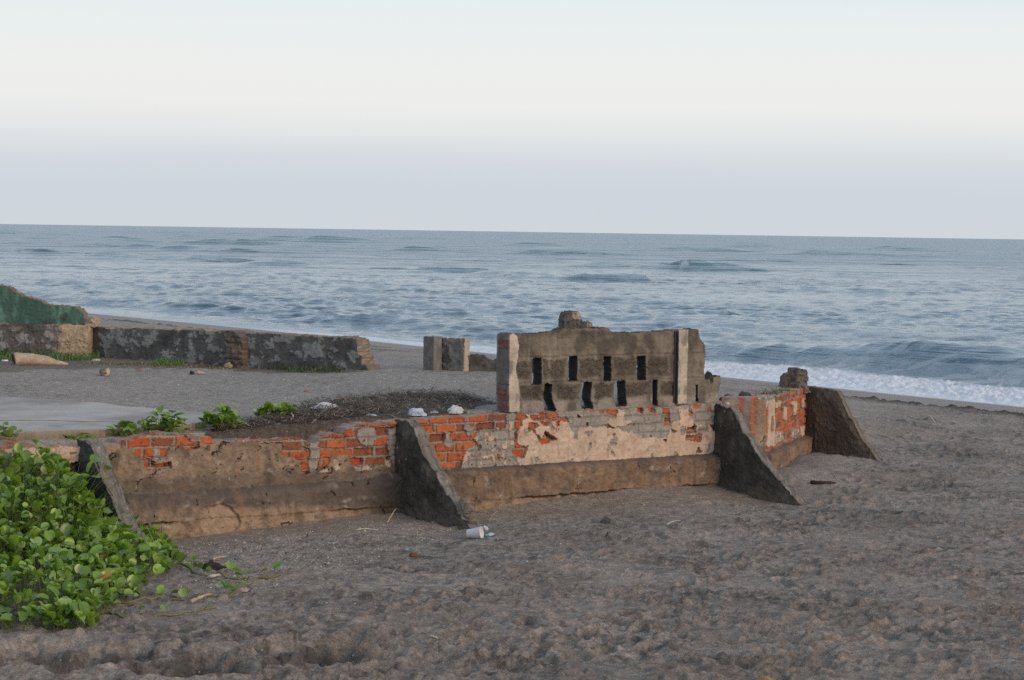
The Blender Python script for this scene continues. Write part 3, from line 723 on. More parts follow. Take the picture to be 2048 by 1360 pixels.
# footing with a weathered, chamfered top
def footing_field(seed, h, dark=0.5, ledge=True):
    def f(u, z):
        n1 = fbm(u * 16, z * 16, seed, 4); n2 = fbm(u * 2.2, z * 3.5, seed + 1, 3); vs = fbm(u * 11, z * 1.5, seed + 2, 3); n3 = fbm(u * 45, z * 45, seed + 3, 2)
        c = mixc((0.150, 0.100, 0.070), (0.275, 0.185, 0.122), 0.5 + 0.5 * n2 + 0.4 * n1)
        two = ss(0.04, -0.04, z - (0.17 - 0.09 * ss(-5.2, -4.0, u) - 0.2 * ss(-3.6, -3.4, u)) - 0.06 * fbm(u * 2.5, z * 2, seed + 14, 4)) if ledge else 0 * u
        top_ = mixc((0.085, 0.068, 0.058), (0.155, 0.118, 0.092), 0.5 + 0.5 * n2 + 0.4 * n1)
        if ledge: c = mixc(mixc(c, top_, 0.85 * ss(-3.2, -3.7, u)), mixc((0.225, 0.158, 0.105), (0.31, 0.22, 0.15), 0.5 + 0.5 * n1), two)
        c = mixc(c, (0.33, 0.225, 0.145), 0.6 * ss(0.13, 0.03, z + 0.05 * n2))
        c = mixc(c, (0.25, 0.120, 0.070), 0.4 * ss(0.25, 0.7, vs))
        c = mixc(c, (0.10, 0.075, 0.058), 0.5 * ss(0.1, 0.6, fbm(u * 14, z * 1.8, seed + 15, 4)))
        c = mixc(c, (0.085, 0.068, 0.058), dark * 1.3 * ss(0.0, 0.6, fbm(u * 3 + 8, z * 2.5, seed + 4, 4) + 1.2 * (z - 0.2)))
        c = mixc(c, (0.36, 0.31, 0.26), 0.6 * ss(0.35, 0.65, fbm(u * 7, z * 9, seed + 5, 4)))
        c = mixc(c, (0.075, 0.062, 0.054), 0.55 * ss(0.1, 0.5, fbm(u * 9 + 3, z * 12, seed + 12, 4)))
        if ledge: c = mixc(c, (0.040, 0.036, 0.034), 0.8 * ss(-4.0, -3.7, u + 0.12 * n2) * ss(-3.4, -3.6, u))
        ch = 0.034 + 0.012 * n2 + 0.09 * (ss(-3.5, -3.7, u) if ledge else 0 * u)
        t = np.clip((z - (h(u) - ch)) / ch, 0, 1)
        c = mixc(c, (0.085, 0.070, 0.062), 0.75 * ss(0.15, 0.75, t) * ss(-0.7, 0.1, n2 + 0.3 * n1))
        c = mixc(c, (0.30, 0.26, 0.23), 0.5 * ss(0.4, 0.7, n1) * t)
        ck = ss(0.93, 0.98, ridge(u * 2.1 + 0.35 * n2, z * 2.4 + 0.2 * n1, seed + 6, 2))
        crk2 = ss(0.012, 0.003, np.abs(z - 0.075 - 0.02 * fbm(u * 6, u * 0, seed + 7, 4))) * ss(0.0, 0.3, fbm(u * 0.9 + 2, u * 0, seed + 8, 2) + 0.1)
        c = mixc(c, (0.03, 0.024, 0.02), 0.9 * np.maximum(ck, crk2))
        # one round patch where the render has fallen
        pu, pz = to_uz(443, 1038, O3, WU, NW3)
        rr = np.sqrt(((u - pu) / 0.17) ** 2 + ((z - pz + 0.02) / 0.125) ** 2) + 0.22 * fbm(u * 7, z * 7, seed + 9, 2)
        pt = ss(1.0, 0.93, rr)
        c = mixc(c, mixc((0.29, 0.20, 0.135), (0.36, 0.26, 0.18), 0.5 + 0.6 * n1), pt)
        d = 0.010 * n1 + 0.012 * n2 + 0.003 * n3 - 0.02 * np.maximum(ck, crk2) - 0.028 * pt
        d = d - 0.10 * t ** np.where(u > -3.6, 0.9, 1.5) - 0.012 * ss(0.09, 0.07, z + 0.015 * n2)
        if ledge: d = d - 0.045 * ss(-3.6, -3.9, u) * ss(0.05, 0.36, z)
        return d, c
    return f
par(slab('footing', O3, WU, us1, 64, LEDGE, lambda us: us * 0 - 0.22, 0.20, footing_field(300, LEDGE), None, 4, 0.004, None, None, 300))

# wall past the corner
OB2 = np.array([C2[0] - N2[0] * 0.10, C2[1] - N2[1] * 0.10, 0]); O2 = np.array([C2[0], C2[1], 0]); N23 = np.array([N2[0], N2[1], 0])
Z7 = lambda *p: zpoly(1380, 720, 7.314, p)
tr2 = [
    (Z7((1120, 560), (1210, 560), (1215, 1260), (1080, 1260), (1110, 1000)), CRM),
    (Z7((960, 540), (1130, 500), (1120, 640), (1040, 700), (1030, 920), (980, 800)), CRM),
    (Z7((960, 500), (1200, 500), (1190, 590), (1000, 620)), GRY),
    (Z7((1220, 620), (1310, 600), (1290, 680), (1220, 720)), CRM),
    (Z7((1330, 690), (1380, 690), (1380, 880), (1340, 870)), CRM),
    (Z7((1440, 610), (1540, 600), (1530, 800), (1490, 800), (1480, 680)), CRM),
    (Z7((1615, 560), (1650, 560), (1640, 700), (1610, 700)), CRM),
    (Z7((1725, 380), (1780, 380), (1780, 1100), (1690, 1100), (1710, 700)), CRM),
    (Z7((1210, 1060), (1340, 1040), (1340, 1180), (1210, 1220)), MOT), (Z7((1450, 1010), (1560, 1000), (1560, 1130), (1470, 1140)), MOT),
    (Z7((1590, 980), (1640, 960), (1640, 1100), (1590, 1110)), CRM),
    (Z7((1150, 830), (1190, 830), (1190, 1050), (1150, 1050)), HOL),
]
PL2 = polys(tr2, OB2, D2, N23)
tl2 = topline([(1470, 790), (1500, 796), (1540, 790), (1546, 793), (1580, 787), (1600, 779), (1617, 772), (1640, 768)], OB2, D2, N23)
us2 = np.arange(-0.12, L2, 0.0075)
par(slab('brickwork', OB2, D2, us2, 76, lambda us: np.interp(us, tl2[0], tl2[1]) + 0.008 * fbm(us * 18, us * 0, 17, 3), lambda us: us * 0 + 0.2, 0.28,
         wall_field(PL2, 0.30, 400, 0.0, BR), None, 6, 0.004, None, coping, 400))
par(slab('footing', O2, D2, np.arange(0.02, L2 + 0.12, 0.008), 50, lambda us: us * 0 + 0.29 - 0.008 * us, lambda us: us * 0 - 0.2, 0.18,
         footing_field(430, lambda u: u * 0 + 0.29 - 0.008 * u, 0.2, False), None, 4, 0.004, None, None, 430))

# buttresses
def buttress(P, dirv, length, ztop, thick, seed, dark, wear=1.0, lab=None, toe=0.0, knee=0.25, topcol=((0.12, 0.105, 0.090), (0.26, 0.23, 0.195))):
    us = np.arange(-0.02, length + 0.01, 0.0075)
    def top(u):
        t = np.clip(u / length, 0, 1)
        z = np.where(t < knee, ztop - 0.10 * t / knee * ztop * 0.5, 0)
        z1 = ztop * 0.95
        tt = np.clip((t - knee) / (1 - knee), 0, 1)
        prof = np.where(t < knee, ztop * (1 - 0.05 * (t / knee) ** 2), z1 + (toe - z1) * (tt + 0.10 * np.sin(tt * math.pi)))
        return prof + wear * (0.026 * fbm(u * 5, u * 0, seed + 40, 3) + 0.014 * pn(u * 17, u * 0, seed + 41) + 0.022 * np.abs(pn(u * 9, u * 0, seed + 42)) * ss(0.5, 0.9, t)) * ss(0.02, 0.15, t)
    def f(u, z):
        n1 = fbm(u * 15, z * 15, seed, 4); n2 = fbm(u * 3.5, z * 3.5, seed + 1, 3); n3 = fbm(u * 50, z * 50, seed + 2, 2)
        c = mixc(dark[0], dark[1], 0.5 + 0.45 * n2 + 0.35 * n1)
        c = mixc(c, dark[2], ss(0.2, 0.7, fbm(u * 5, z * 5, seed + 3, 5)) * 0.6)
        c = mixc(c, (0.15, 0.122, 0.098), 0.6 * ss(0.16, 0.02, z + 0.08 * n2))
        c = mixc(c, (0.5, 0.46, 0.42), 0.6 * (hash2(np.floor(u * 90), np.floor(z * 90), seed) < 0.0016))
        lump = ridge(u * 7, z * 7, seed + 4, 2)
        edge = ss(0.12, 0.0, top(u) - z)
        return 0.016 * n2 + 0.008 * n1 + 0.003 * n3 - wear * 0.03 * edge * np.clip(0.5 + n2, 0, 1) + 0.006 * lump, c
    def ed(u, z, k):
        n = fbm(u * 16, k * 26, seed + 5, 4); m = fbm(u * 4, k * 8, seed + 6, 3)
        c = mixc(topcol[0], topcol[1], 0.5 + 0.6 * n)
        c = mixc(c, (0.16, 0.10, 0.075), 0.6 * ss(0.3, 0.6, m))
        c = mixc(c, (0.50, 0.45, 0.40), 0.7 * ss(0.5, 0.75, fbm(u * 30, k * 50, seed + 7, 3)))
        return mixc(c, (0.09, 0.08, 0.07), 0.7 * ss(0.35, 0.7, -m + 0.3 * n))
    o = par(slab('buttress', P, dirv, us, 70, top, lambda u: u * 0 - 0.2, thick, f, None, 10, 0.006, None, ed, seed))
    if lab: o['label'] = lab
    return o
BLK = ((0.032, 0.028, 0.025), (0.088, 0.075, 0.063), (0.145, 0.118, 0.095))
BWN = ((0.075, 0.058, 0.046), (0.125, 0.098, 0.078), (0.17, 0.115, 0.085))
zt = lambda px, py, u, n: None
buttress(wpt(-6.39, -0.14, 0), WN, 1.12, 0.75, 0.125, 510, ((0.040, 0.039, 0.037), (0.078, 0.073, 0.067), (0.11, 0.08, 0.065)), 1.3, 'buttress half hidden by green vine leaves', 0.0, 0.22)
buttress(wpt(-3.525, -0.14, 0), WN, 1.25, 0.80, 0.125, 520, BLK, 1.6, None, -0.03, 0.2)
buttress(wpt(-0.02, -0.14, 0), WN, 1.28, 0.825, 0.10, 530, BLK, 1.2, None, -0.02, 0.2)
bd4 = np.array([0.72, -0.694]); bd4 /= np.linalg.norm(bd4)
e4 = C2 + D2 * (L2 + 0.04) - N2 * 0.1
buttress(np.array([e4[0], e4[1], 0]), bd4, 1.04, 0.78, 0.09, 540, BWN, 1.0, 'brown buttress at the seaward end of the wall', -0.03, 0.40, ((0.13, 0.11, 0.09), (0.22, 0.19, 0.16)))

for k_, (px, py, sz_) in enumerate(((929, 1000, 0.055), (938, 1016, 0.062), (934, 1031, 0.05), (945, 1040, 0.05))):
    TOE = (px, py, sz_)
    q = on_plane(px, py, wpt(-3.46, 0, 0), -np.array([WU[0], WU[1], 0]))
    TOES = globals().setdefault('TOES', []); TOES.append((q, sz_))
# slotted block screen on top
OS = wpt(0, NB - 0.03, 0)
SQ = lambda *p: zpoly(960, 600, 3.778, p)
def uzp(pl, O=OS, U=WU, N=NW3): return [to_uz(x, y, O, U, N) for x, y in pl]
outl = uzp(SQ((225, 262), (285, 262), (430, 255), (600, 240), (640, 217), (970, 212), (988, 242), (1060, 250), (1200, 248), (1320, 240), (1470, 228), (1648, 222), (1662, 290), (1698, 340), (1702, 430), (1692, 545),
             (1700, 600), (1735, 600), (1760, 582), (1818, 576), (1820, 620), (1800, 690), (1806, 770), (1808, 900), (225, 900)))
def box(x0, y0, x1, y1): return SQ((x0, y0), (x1, y0), (x1, y1), (x0, y1))
slots = [uzp(box(390, 436, 466, 640)), uzp(box(666, 425, 737, 612)), uzp(box(934, 425, 992, 612)), uzp(box(1188, 421, 1254, 607)),
         uzp(SQ((488, 632), (508, 626), (548, 640), (540, 700), (548, 760), (580, 830), (560, 850), (490, 850), (478, 760))), uzp(SQ((765, 618), (850, 618), (840, 680), (835, 740), (856, 800), (850, 822), (770, 822), (745, 720), (770, 650))),
         uzp(SQ((1020, 614), (1100, 606), (1108, 800), (1030, 806), (1008, 740), (1015, 660))), uzp(box(1304, 602, 1342, 795)), uzp(box(1630, 640, 1648, 770))]
Zrow = [to_uz(1075, 714, OS, WU, NW3)[1], to_uz(1075, 766, OS, WU, NW3)[1]]
def scr_mask(u, z):
    uw = u + 0.006 * fbm(u * 22, z * 22, 601, 3); zw = z + 0.006 * fbm(u * 22, z * 22, 602, 3)
    m = inpoly(uw, zw, outl)
    for s_ in slots: m &= ~inpoly(u + 0.004 * fbm(u * 30, z * 30, 603, 2), z + 0.004 * fbm(u * 30, z * 30, 604, 2), s_)
    return m
slot_c = sorted([(np.mean([p[0] for p in s_]), np.mean([p[1] for p in s_])) for s_ in slots[:8]])
def scr_field(u, z):
    n1 = fbm(u * 16, z * 16, 611, 4); n2 = fbm(u * 3, z * 3, 612, 3); vs = fbm(u * 13, z * 1.3, 613, 3); n3 = fbm(u * 50, z * 50, 614, 2)
    c = mixc((0.130, 0.105, 0.080), (0.230, 0.192, 0.148), 0.5 + 0.4 * n2 + 0.35 * n1 + 0.3 * vs)
    row = np.where(z > Zrow[0], 0, np.where(z > Zrow[1], 1, 2))
    # pitted centres of the blocks: darker, rougher, hollowed
    pit = np.zeros_like(u)
    cs1 = [c_[0] for c_ in slot_c if c_[1] > Zrow[1]]; cs2 = [c_[0] for c_ in slot_c if c_[1] <= Zrow[1]]
    for r_, cs, zl, zh in ((1, cs1, Zrow[1], Zrow[0]), (2, cs2, 0.86, Zrow[1])):
        cs = sorted(cs); st = np.diff(cs).mean()
        cs = [cs[0] - st] + cs + [cs[-1] + st]
        for a, b in zip(cs[:-1], cs[1:]):
            cx = (a + b) / 2; hw = (b - a) / 2 - 0.055
            ex = np.maximum(np.abs(u - cx) / hw, np.abs(z - (zl + zh) / 2) / ((zh - zl) / 2 - 0.02)) + 0.34 * fbm(u * 9, z * 9, 620 + r_, 4)
            pit = np.maximum(pit, ss(1.05, 0.65, ex) * (row == r_))
    pit = np.maximum(pit, 0.6 * ss(0.2, 0.6, fbm(u * 4.5, z * 5, 625, 3)) * (row == 0))
    rg = ridge(u * 24, z * 24, 626, 3)
    c = mixc(c, (0.058, 0.046, 0.036), pit * np.clip(0.62 + 0.5 * n1 + 0.35 * rg, 0, 1) * 0.85)
    jt = ss(0.010, 0.004, np.minimum(np.abs(z - Zrow[0] + 0.004 * n2), np.abs(z - Zrow[1] + 0.004 * n2)))
    c = mixc(c, (0.30, 0.245, 0.18), 0.3 * ss(0.028, 0.010, np.abs(z - Zrow[1])) * ss(-0.2, 0.3, n2))
    c = mixc(c, (0.05, 0.04, 0.034), 0.35 * jt * ss(-0.4, 0.2, n2))
    c = mixc(c, (0.33, 0.275, 0.205), 0.7 * ss(0.35, 0.6, vs) * ss(0.1, 0.5, n2 + 0.4 * (row == 0)))
    c = mixc(c, (0.060, 0.050, 0.042), 0.6 * ss(0.05, 0.0, np.abs(z - 1.5)) * ss(-0.3, 0.4, n2))
    c = mixc(c, (0.28, 0.24, 0.20), 0.8 * ss(0.93, 0.89, z + 0.03 * n2))
    c = mixc(c, (0.30, 0.25, 0.19), 0.35 * ss(0.3, 0.6, fbm(u * 22, z * 1.1, 628, 3)) * ss(1.22, 1.3, z))
    c = mixc(c, (0.068, 0.056, 0.046), 0.75 * ss(-0.05, 0.45, fbm(u * 5 + 2, z * 3.2, 627, 4)))
    d = 0.005 * n1 + 0.006 * n2 - pit * (0.006 + 0.009 * rg + 0.007 * n3) - 0.004 * jt
    return d, c
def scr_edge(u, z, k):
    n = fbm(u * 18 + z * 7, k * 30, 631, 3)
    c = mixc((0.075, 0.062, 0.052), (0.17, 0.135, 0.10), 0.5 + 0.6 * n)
    return mixc(c, (0.035, 0.033, 0.033), 0.9 * (z < 1.33))  # slot sides near-black: their shade is put into the colour
us_s = np.arange(to_uz(1018, 700, OS, WU, NW3)[0], to_uz(1443, 700, OS, WU, NW3)[0], 0.0062)
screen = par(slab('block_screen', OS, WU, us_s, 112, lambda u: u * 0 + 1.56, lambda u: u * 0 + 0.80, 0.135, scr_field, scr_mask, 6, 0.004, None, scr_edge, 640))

def cream_field(seed):
    def f(u, z):
        n1 = fbm(u * 18, z * 14, seed, 4); n2 = fbm(u * 5, z * 5, seed + 1, 3)
        c = mixc((0.34, 0.285, 0.22), (0.52, 0.445, 0.355), 0.5 + 0.5 * n2 + 0.3 * n1)
        c = mixc(c, (0.17, 0.147, 0.12), 0.8 * ss(0.0, 0.5, fbm(u * 9, z * 4.5, seed + 2, 4)))
        c = mixc(c, (0.28, 0.24, 0.19), 0.9 * ss(0.75, 0.95, ridge(u * 8, z * 3, seed + 4, 2)))
        return 0.004 * n1, c
    return f
def pier_edge(u, z, k):
    n = fbm(k * 22, z * 14, 651, 3)
    c = mixc((0.10, 0.088, 0.08), (0.20, 0.175, 0.155), 0.5 + 0.6 * n)
    bl = np.floor(z / 0.082); e = np.abs(z / 0.082 - bl - 0.5)
    c = mixc(c, (0.19, 0.065, 0.045), 0.75 * ((z < 1.02) | (np.abs(z - 1.41) < 0.045)) * ss(0.46, 0.4, e))
    return c
pl_l = uzp([(1014, 670), (1022, 666), (1030, 672), (1034, 690), (1031, 718), (1027, 738), (1032, 760), (1035, 780), (1035, 860), (1014, 860)])
def post_mask(pl): return lambda u, z: inpoly(u + 0.003 * fbm(u * 40, z * 25, 655, 2), z, pl)
u0, u1 = to_uz(1014, 750, OS, WU, NW3)[0], to_uz(1037, 750, OS, WU, NW3)[0]
p_ = par(slab('post', wpt(0, NB + 0.004, 0), WU, np.arange(u0, u1, 0.0055), 130, lambda u: u * 0 + 1.52, lambda u: u * 0 + 0.82, 0.20, cream_field(660), post_mask(pl_l), 7, 0.004, None, pier_edge, 660))
p_['label'] = 'cream plastered end post with bare brick on its side'
u0r, u1r = to_uz(1351, 750, OS, WU, NW3)[0], to_uz(1370, 750, OS, WU, NW3)[0]
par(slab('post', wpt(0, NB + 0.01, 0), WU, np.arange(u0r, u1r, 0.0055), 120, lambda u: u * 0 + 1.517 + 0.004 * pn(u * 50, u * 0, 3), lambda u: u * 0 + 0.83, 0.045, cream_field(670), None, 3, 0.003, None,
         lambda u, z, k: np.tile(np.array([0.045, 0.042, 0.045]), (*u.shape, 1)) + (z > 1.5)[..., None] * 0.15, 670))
# dark strip painting in the shaded gap beside the right post
par(slab('gap_shade_strip', wpt(0, NB - 0.022, 0), WU, np.arange(u0r - 0.024, u0r - 0.001, 0.0055), 100, lambda u: u * 0 + 1.50, lambda u: u * 0 + 0.84, 0.03,
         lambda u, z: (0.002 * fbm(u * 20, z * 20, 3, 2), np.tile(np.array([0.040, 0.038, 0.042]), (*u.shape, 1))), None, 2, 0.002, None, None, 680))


# ------------------------------------------------------------------ far walls of the old house
BU = np.array([0.787, -0.617]); BN = np.array([BU[1], -BU[0]])
def grey_field(seed, tan=None):
    def f(u, z):
        n1 = fbm(u * 9, z * 9, seed, 5); n2 = fbm(u * 2.4, z * 3.4, seed + 1, 3)
        c = mixc((0.060, 0.055, 0.053), (0.150, 0.138, 0.130), 0.5 + 0.5 * n2 + 0.4 * n1)
        fl = ss(0.04, 0.20, fbm(u * 4.5, z * 6.5, seed + 2, 6, 0.66) + 0.35 * n2 + 0.25 * ss(1.0, 1.2, z) * fbm(u * 2, z, seed + 8, 2))
        c = mixc(c, mixc((0.20, 0.195, 0.185), (0.32, 0.31, 0.295), 0.5 + 0.6 * n1), fl * 0.85)
        c = mixc(c, (0.14, 0.11, 0.09), 0.5 * ss(0.3, 0.7, fbm(u * 6 + 3, z * 3, seed + 3, 3)))
        if tan is not None:
            c = mixc(c, mixc((0.33, 0.24, 0.16), (0.47, 0.36, 0.25), 0.5 + 0.7 * n1), ss(tan - 0.1, tan + 0.15, u + 0.12 * n1) * ss(-0.7, -0.2, n2 + 0.5))
        return 0.012 * n2 + 0.012 * fl + 0.004 * n1, c
    return f
def lit_tan_edge(u, z, k):  # warm sunlight on the broken end, painted in as tan
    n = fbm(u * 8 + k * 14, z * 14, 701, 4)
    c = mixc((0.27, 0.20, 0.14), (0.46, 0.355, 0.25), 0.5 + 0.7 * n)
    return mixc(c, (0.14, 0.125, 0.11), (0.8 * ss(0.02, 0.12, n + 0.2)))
bwO = on_z(735, 751, 0.78); bwO = np.array([bwO[0], bwO[1], 0])
BN3 = np.array([BN[0], BN[1], 0])
def buz(x, y, O=bwO): return to_uz(x, y, O, BU, BN3)
low = empty('low_house_wall', (bwO[0] - 1.8, bwO[1] + 1.4, 0.8))
tag(low, 'low grey house wall with flaking plaster on the terrace, broken off at an end coloured like warm sunlight', 'wall', None, 'thing')
def par_to(o, e): o.parent = e; o.matrix_parent_inverse = Matrix.Translation(-Vector(e.location)); return o
lo_out = [buz(x, y) for x, y in ((150, 654), (300, 657), (452, 662), (500, 666), (560, 668), (640, 672), (700, 673), (712, 676), (716, 690), (714, 702), (724, 712), (722, 725), (733, 730), (738, 740), (740, 790), (150, 790))]
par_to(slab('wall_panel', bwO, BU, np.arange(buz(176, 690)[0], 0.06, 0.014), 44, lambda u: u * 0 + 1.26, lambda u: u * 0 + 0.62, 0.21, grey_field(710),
            lambda u, z: inpoly(u + 0.01 * fbm(u * 14, z * 14, 711, 3), z + 0.026 * np.abs(fbm(u * 3, z * 2, 713, 4)) + 0.010 * fbm(u * 11, z * 14, 712, 3), lo_out), 5, 0.006, None, lit_tan_edge, 715), low)
def brown_brick(u, z):
    n1 = fbm(u * 20, z * 12, 721, 5); n2 = fbm(u * 6, z * 7, 723, 3); cz = np.floor(z / 0.062 + 0.12 * n2)
    e = ss(0.5, 0.3, np.abs(z / 0.062 + 0.12 * n2 - cz - 0.5) + 0.16 * n1)
    c = mixc((0.070, 0.058, 0.050), mixc((0.115, 0.078, 0.060), (0.215, 0.155, 0.12), 0.5 + 0.9 * n1), 0.35 + 0.65 * e)
    c = mixc(c, (0.10, 0.092, 0.085), ss(0.1, 0.5, n2))
    return 0.010 * e + 0.035 * n2 + 0.02 * n1, c
bp = buz(464, 690)[0]; bq_ = buz(499, 690)[0]
par_to(slab('brick_pier', bwO + BN3 * 0.10, BU, np.arange(bp, bq_, 0.012), 44, lambda u: u * 0 + 1.20 - 0.07 * ss(bp + 0.08, bq_, u) + 0.02 * pn(u * 14, u * 0, 9), lambda u: u * 0 + 0.6, 0.30, brown_brick, None, 4, 0.008, None, None, 725), low)

pier = empty('ruined_gate_pier', (-0.85, 23.8, 0.8))
tag(pier, 'square grey concrete pier standing alone on the sand with a stub of low wall', 'pier', None, 'thing')
pO = on_z(846, 753, 0.78); pO = np.array([pO[0], pO[1], 0])
def pier_field(u, z):
    n1 = fbm(u * 14, z * 14, 731, 4); n2 = fbm(u * 4, z * 4, 732, 3)
    c = mixc((0.105, 0.098, 0.090), (0.175, 0.165, 0.152), 0.5 + 0.5 * n1)
    c = mixc(c, (0.05, 0.046, 0.044), 0.8 * ss(0.5, 0.8, n2 + 0.4 * n1))
    return 0.004 * n1, c
def pier_e(u, z, k):  # end face of the post painted lighter, as the lit side
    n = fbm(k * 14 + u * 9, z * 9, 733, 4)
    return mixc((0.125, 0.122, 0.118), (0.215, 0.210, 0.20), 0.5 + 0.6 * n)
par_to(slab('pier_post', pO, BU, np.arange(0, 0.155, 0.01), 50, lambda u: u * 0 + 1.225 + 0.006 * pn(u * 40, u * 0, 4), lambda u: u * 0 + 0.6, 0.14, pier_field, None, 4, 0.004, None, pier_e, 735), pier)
wO = pO + np.array([BU[0], BU[1], 0]) * 0.10 - BN3 * 0.16
hx = buz(929, 690, wO)[0]
def stub_field(u, z):
    n1 = fbm(u * 16, z * 16, 746, 4); n2 = fbm(u * 6, z * 6, 747, 3)
    c = mixc((0.115, 0.108, 0.098), (0.225, 0.212, 0.195), 0.5 + 0.7 * n1)
    c = mixc(c, (0.070, 0.064, 0.058), 0.7 * ss(0.1, 0.5, n2 + 0.35 * n1))
    c = mixc(c, (0.18, 0.15, 0.12), 0.7 * ss(1.13, 1.18, z))
    return 0.02 * n2 - 0.025 * ss(0.0, 0.35, n2 + 0.35 * n1), c
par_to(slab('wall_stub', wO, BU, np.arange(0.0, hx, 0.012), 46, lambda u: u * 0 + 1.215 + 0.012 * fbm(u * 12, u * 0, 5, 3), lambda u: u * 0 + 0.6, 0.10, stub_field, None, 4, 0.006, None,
            lambda u, z, k: mixc((0.36, 0.30, 0.225), (0.48, 0.41, 0.31), 0.5 + 0.6 * fbm(k * 20, z * 16, 741, 3)), 745), pier)  # pale warm edge paints in the light on the stub's end
lO = wO + np.array([BU[0], BU[1], 0]) * (hx - 0.05) - BN3 * 0.04
def low_field(u, z):
    n1 = fbm(u * 12, z * 12, 751, 4); n2 = fbm(u * 4, z * 5, 752, 3)
    c = mixc((0.040, 0.037, 0.034), (0.115, 0.104, 0.094), 0.5 + 0.8 * n1)
    c = mixc(c, (0.24, 0.21, 0.185), 0.6 * ss(0.5, 0.75, n2 + 0.3 * n1) * ss(0.93, 0.85, z))
    return 0.01 * n2, c
par_to(slab('low_wall', lO, np.array([0.992, 0.124]), np.arange(0, 0.95, 0.014), 30, lambda u: u * 0 + 0.985 + 0.05 * ss(0.35, 0.1, u) + 0.028 * fbm(u * 7, u * 0, 6, 4), lambda u: u * 0 + 0.6, 0.2, low_field, None, 4, 0.008, None, None, 755), pier)

# green painted wall at the left
gw = empty('green_wall', (-6.2, 26.9, 0.8))
tag(gw, 'broken wall with peeling green paint on a dark stone base beside the low grey wall', 'wall', None, 'thing')
GU_ = np.array([0.995, -0.0998]); GN3 = np.array([GU_[1], -GU_[0], 0]); gO = np.array([-6.2, 26.9, 0]) 
def guz(x, y): return to_uz(x, y, gO, GU_, GN3)
g_out = [guz(x, y) for x, y in ((-260, 548), (-120, 560), (0, 571), (18, 573), (27, 583), (38, 587), (42, 591), (58, 594), (72, 599), (82, 601), (88, 607), (110, 611), (150, 613), (160, 617), (167, 625), (169, 640), (172, 700), (-260, 720))]
def green_field(u, z):
    n1 = fbm(u * 8, z * 6, 761, 4); n2 = fbm(u * 2.6, z * 2.6, 762, 3); vs = fbm(u * 6, z * 1.2, 763, 3)
    c = mixc((0.042, 0.080, 0.066), (0.080, 0.150, 0.120), 0.5 + 0.5 * vs + 0.3 * n1)
    c = mixc(c, (0.15, 0.27, 0.215), 0.7 * ss(0.25, 0.6, vs + 0.3 * n1))
    c = mixc(c, (0.040, 0.040, 0.036), 0.85 * ss(0.15, 0.5, n2 + 0.4 * n1 - 0.9 * (z - 1.28)))
    c = mixc(c, (0.14, 0.075, 0.05), 0.5 * ss(0.5, 0.7, n1))
    return 0.006 * n1, c
par_to(slab('painted_wall', gO, GU_, np.arange(guz(-250, 650)[0], guz(172, 650)[0], 0.013), 60, lambda u: u * 0 + 1.80, lambda u: u * 0 + 1.12, 0.16, green_field,
            lambda u, z: inpoly(u + 0.012 * fbm(u * 12, z * 12, 764, 3), z + 0.014 * fbm(u * 12, z * 12, 765, 3), g_out), 4, 0.006, None,
            lambda u, z, k: mixc((0.17, 0.11, 0.08), (0.33, 0.24, 0.17), 0.5 + 0.6 * fbm(u * 12, k * 12, 766, 3)), 765), gw)
tn = guz(118, 660)[0]
par_to(slab('stone_base', gO + GN3 * 0.14, GU_, np.arange(guz(-250, 650)[0], guz(185, 650)[0], 0.014), 34, lambda u: u * 0 + 1.165 + 0.015 * fbm(u * 5, u * 0, 7, 3), lambda u: u * 0 + 0.6, 0.42, grey_field(770, tn), None, 5, 0.01, None, None, 775), gw)

# ------------------------------------------------------------------ concrete floor slab on the terrace
sl_pts = [on_z(x, y, 0.79)[:2] for x, y in ((-420, 886), (-200, 876), (0, 865), (120, 861), (236, 857), (290, 853), (380, 847), (455, 838), (450, 830), (425, 826), (380, 823), (330, 817), (250, 812), (180, 803), (110, 800), (60, 795), (0, 792), (-200, 786), (-420, 778))]
sl_a = np.array(sl_pts)
def floor_field(u, z):
    n1 = fbm(u * 5, z * 5, 781, 4); n2 = fbm(u * 1.1, z * 0.5, 782, 3)
    c = mixc((0.325, 0.298, 0.268), (0.455, 0.424, 0.385), 0.5 + 0.5 * n2 + 0.2 * n1)
    c = mixc(c, (0.250, 0.220, 0.196), 0.75 * ss(0.1, 0.5, fbm(u * 0.8, z * 0.45, 783, 4) + 0.6 * ss(18.8, 20.5, z)))
    ck = ss(0.040, 0.012, np.abs(z - (17.75 + 0.05 * (u + 4.2) + 0.10 * fbm(u * 1.4, u * 0, 784, 4)))) * ss(-2.9, -3.3, u)
    c = mixc(c, (0.06, 0.055, 0.05), 0.85 * ck)
    c = mixc(c, (0.20, 0.185, 0.17), 0.6 * ss(0.35, 0.6, fbm(u * 2.2, z * 1.3, 785, 4)))
    ck2 = ss(0.965, 0.99, ridge(u * 0.8, z * 0.45, 789, 2))
    c = mixc(c, (0.10, 0.09, 0.08), 0.7 * ck2)
    return 0.002 * n1 - 0.004 * ck, c
fs = slab('concrete_floor', np.array([0, 0, 0]), np.array([1.0, 0.0]), np.arange(sl_a[:, 0].min(), sl_a[:, 0].max(), 0.022), 190, lambda u: u * 0 + sl_a[:, 1].max() + 0.05, lambda u: u * 0 + sl_a[:, 1].min() - 0.05, 0.14, floor_field,
          lambda u, z: inpoly(u + 0.05 * fbm(u * 3, z * 3, 786, 3) * ss(17.0, 18.5, z), z + 0.12 * fbm(u * 2, z * 2, 787, 3) * ss(17.0, 18.5, z), sl_pts), 3, 0.001, None,
          lambda u, z, k: mixc((0.24, 0.175, 0.12), (0.34, 0.26, 0.185), 0.5 + 0.6 * fbm(u * 6, k * 20, 788, 3)), 790, M_SMOOTH)
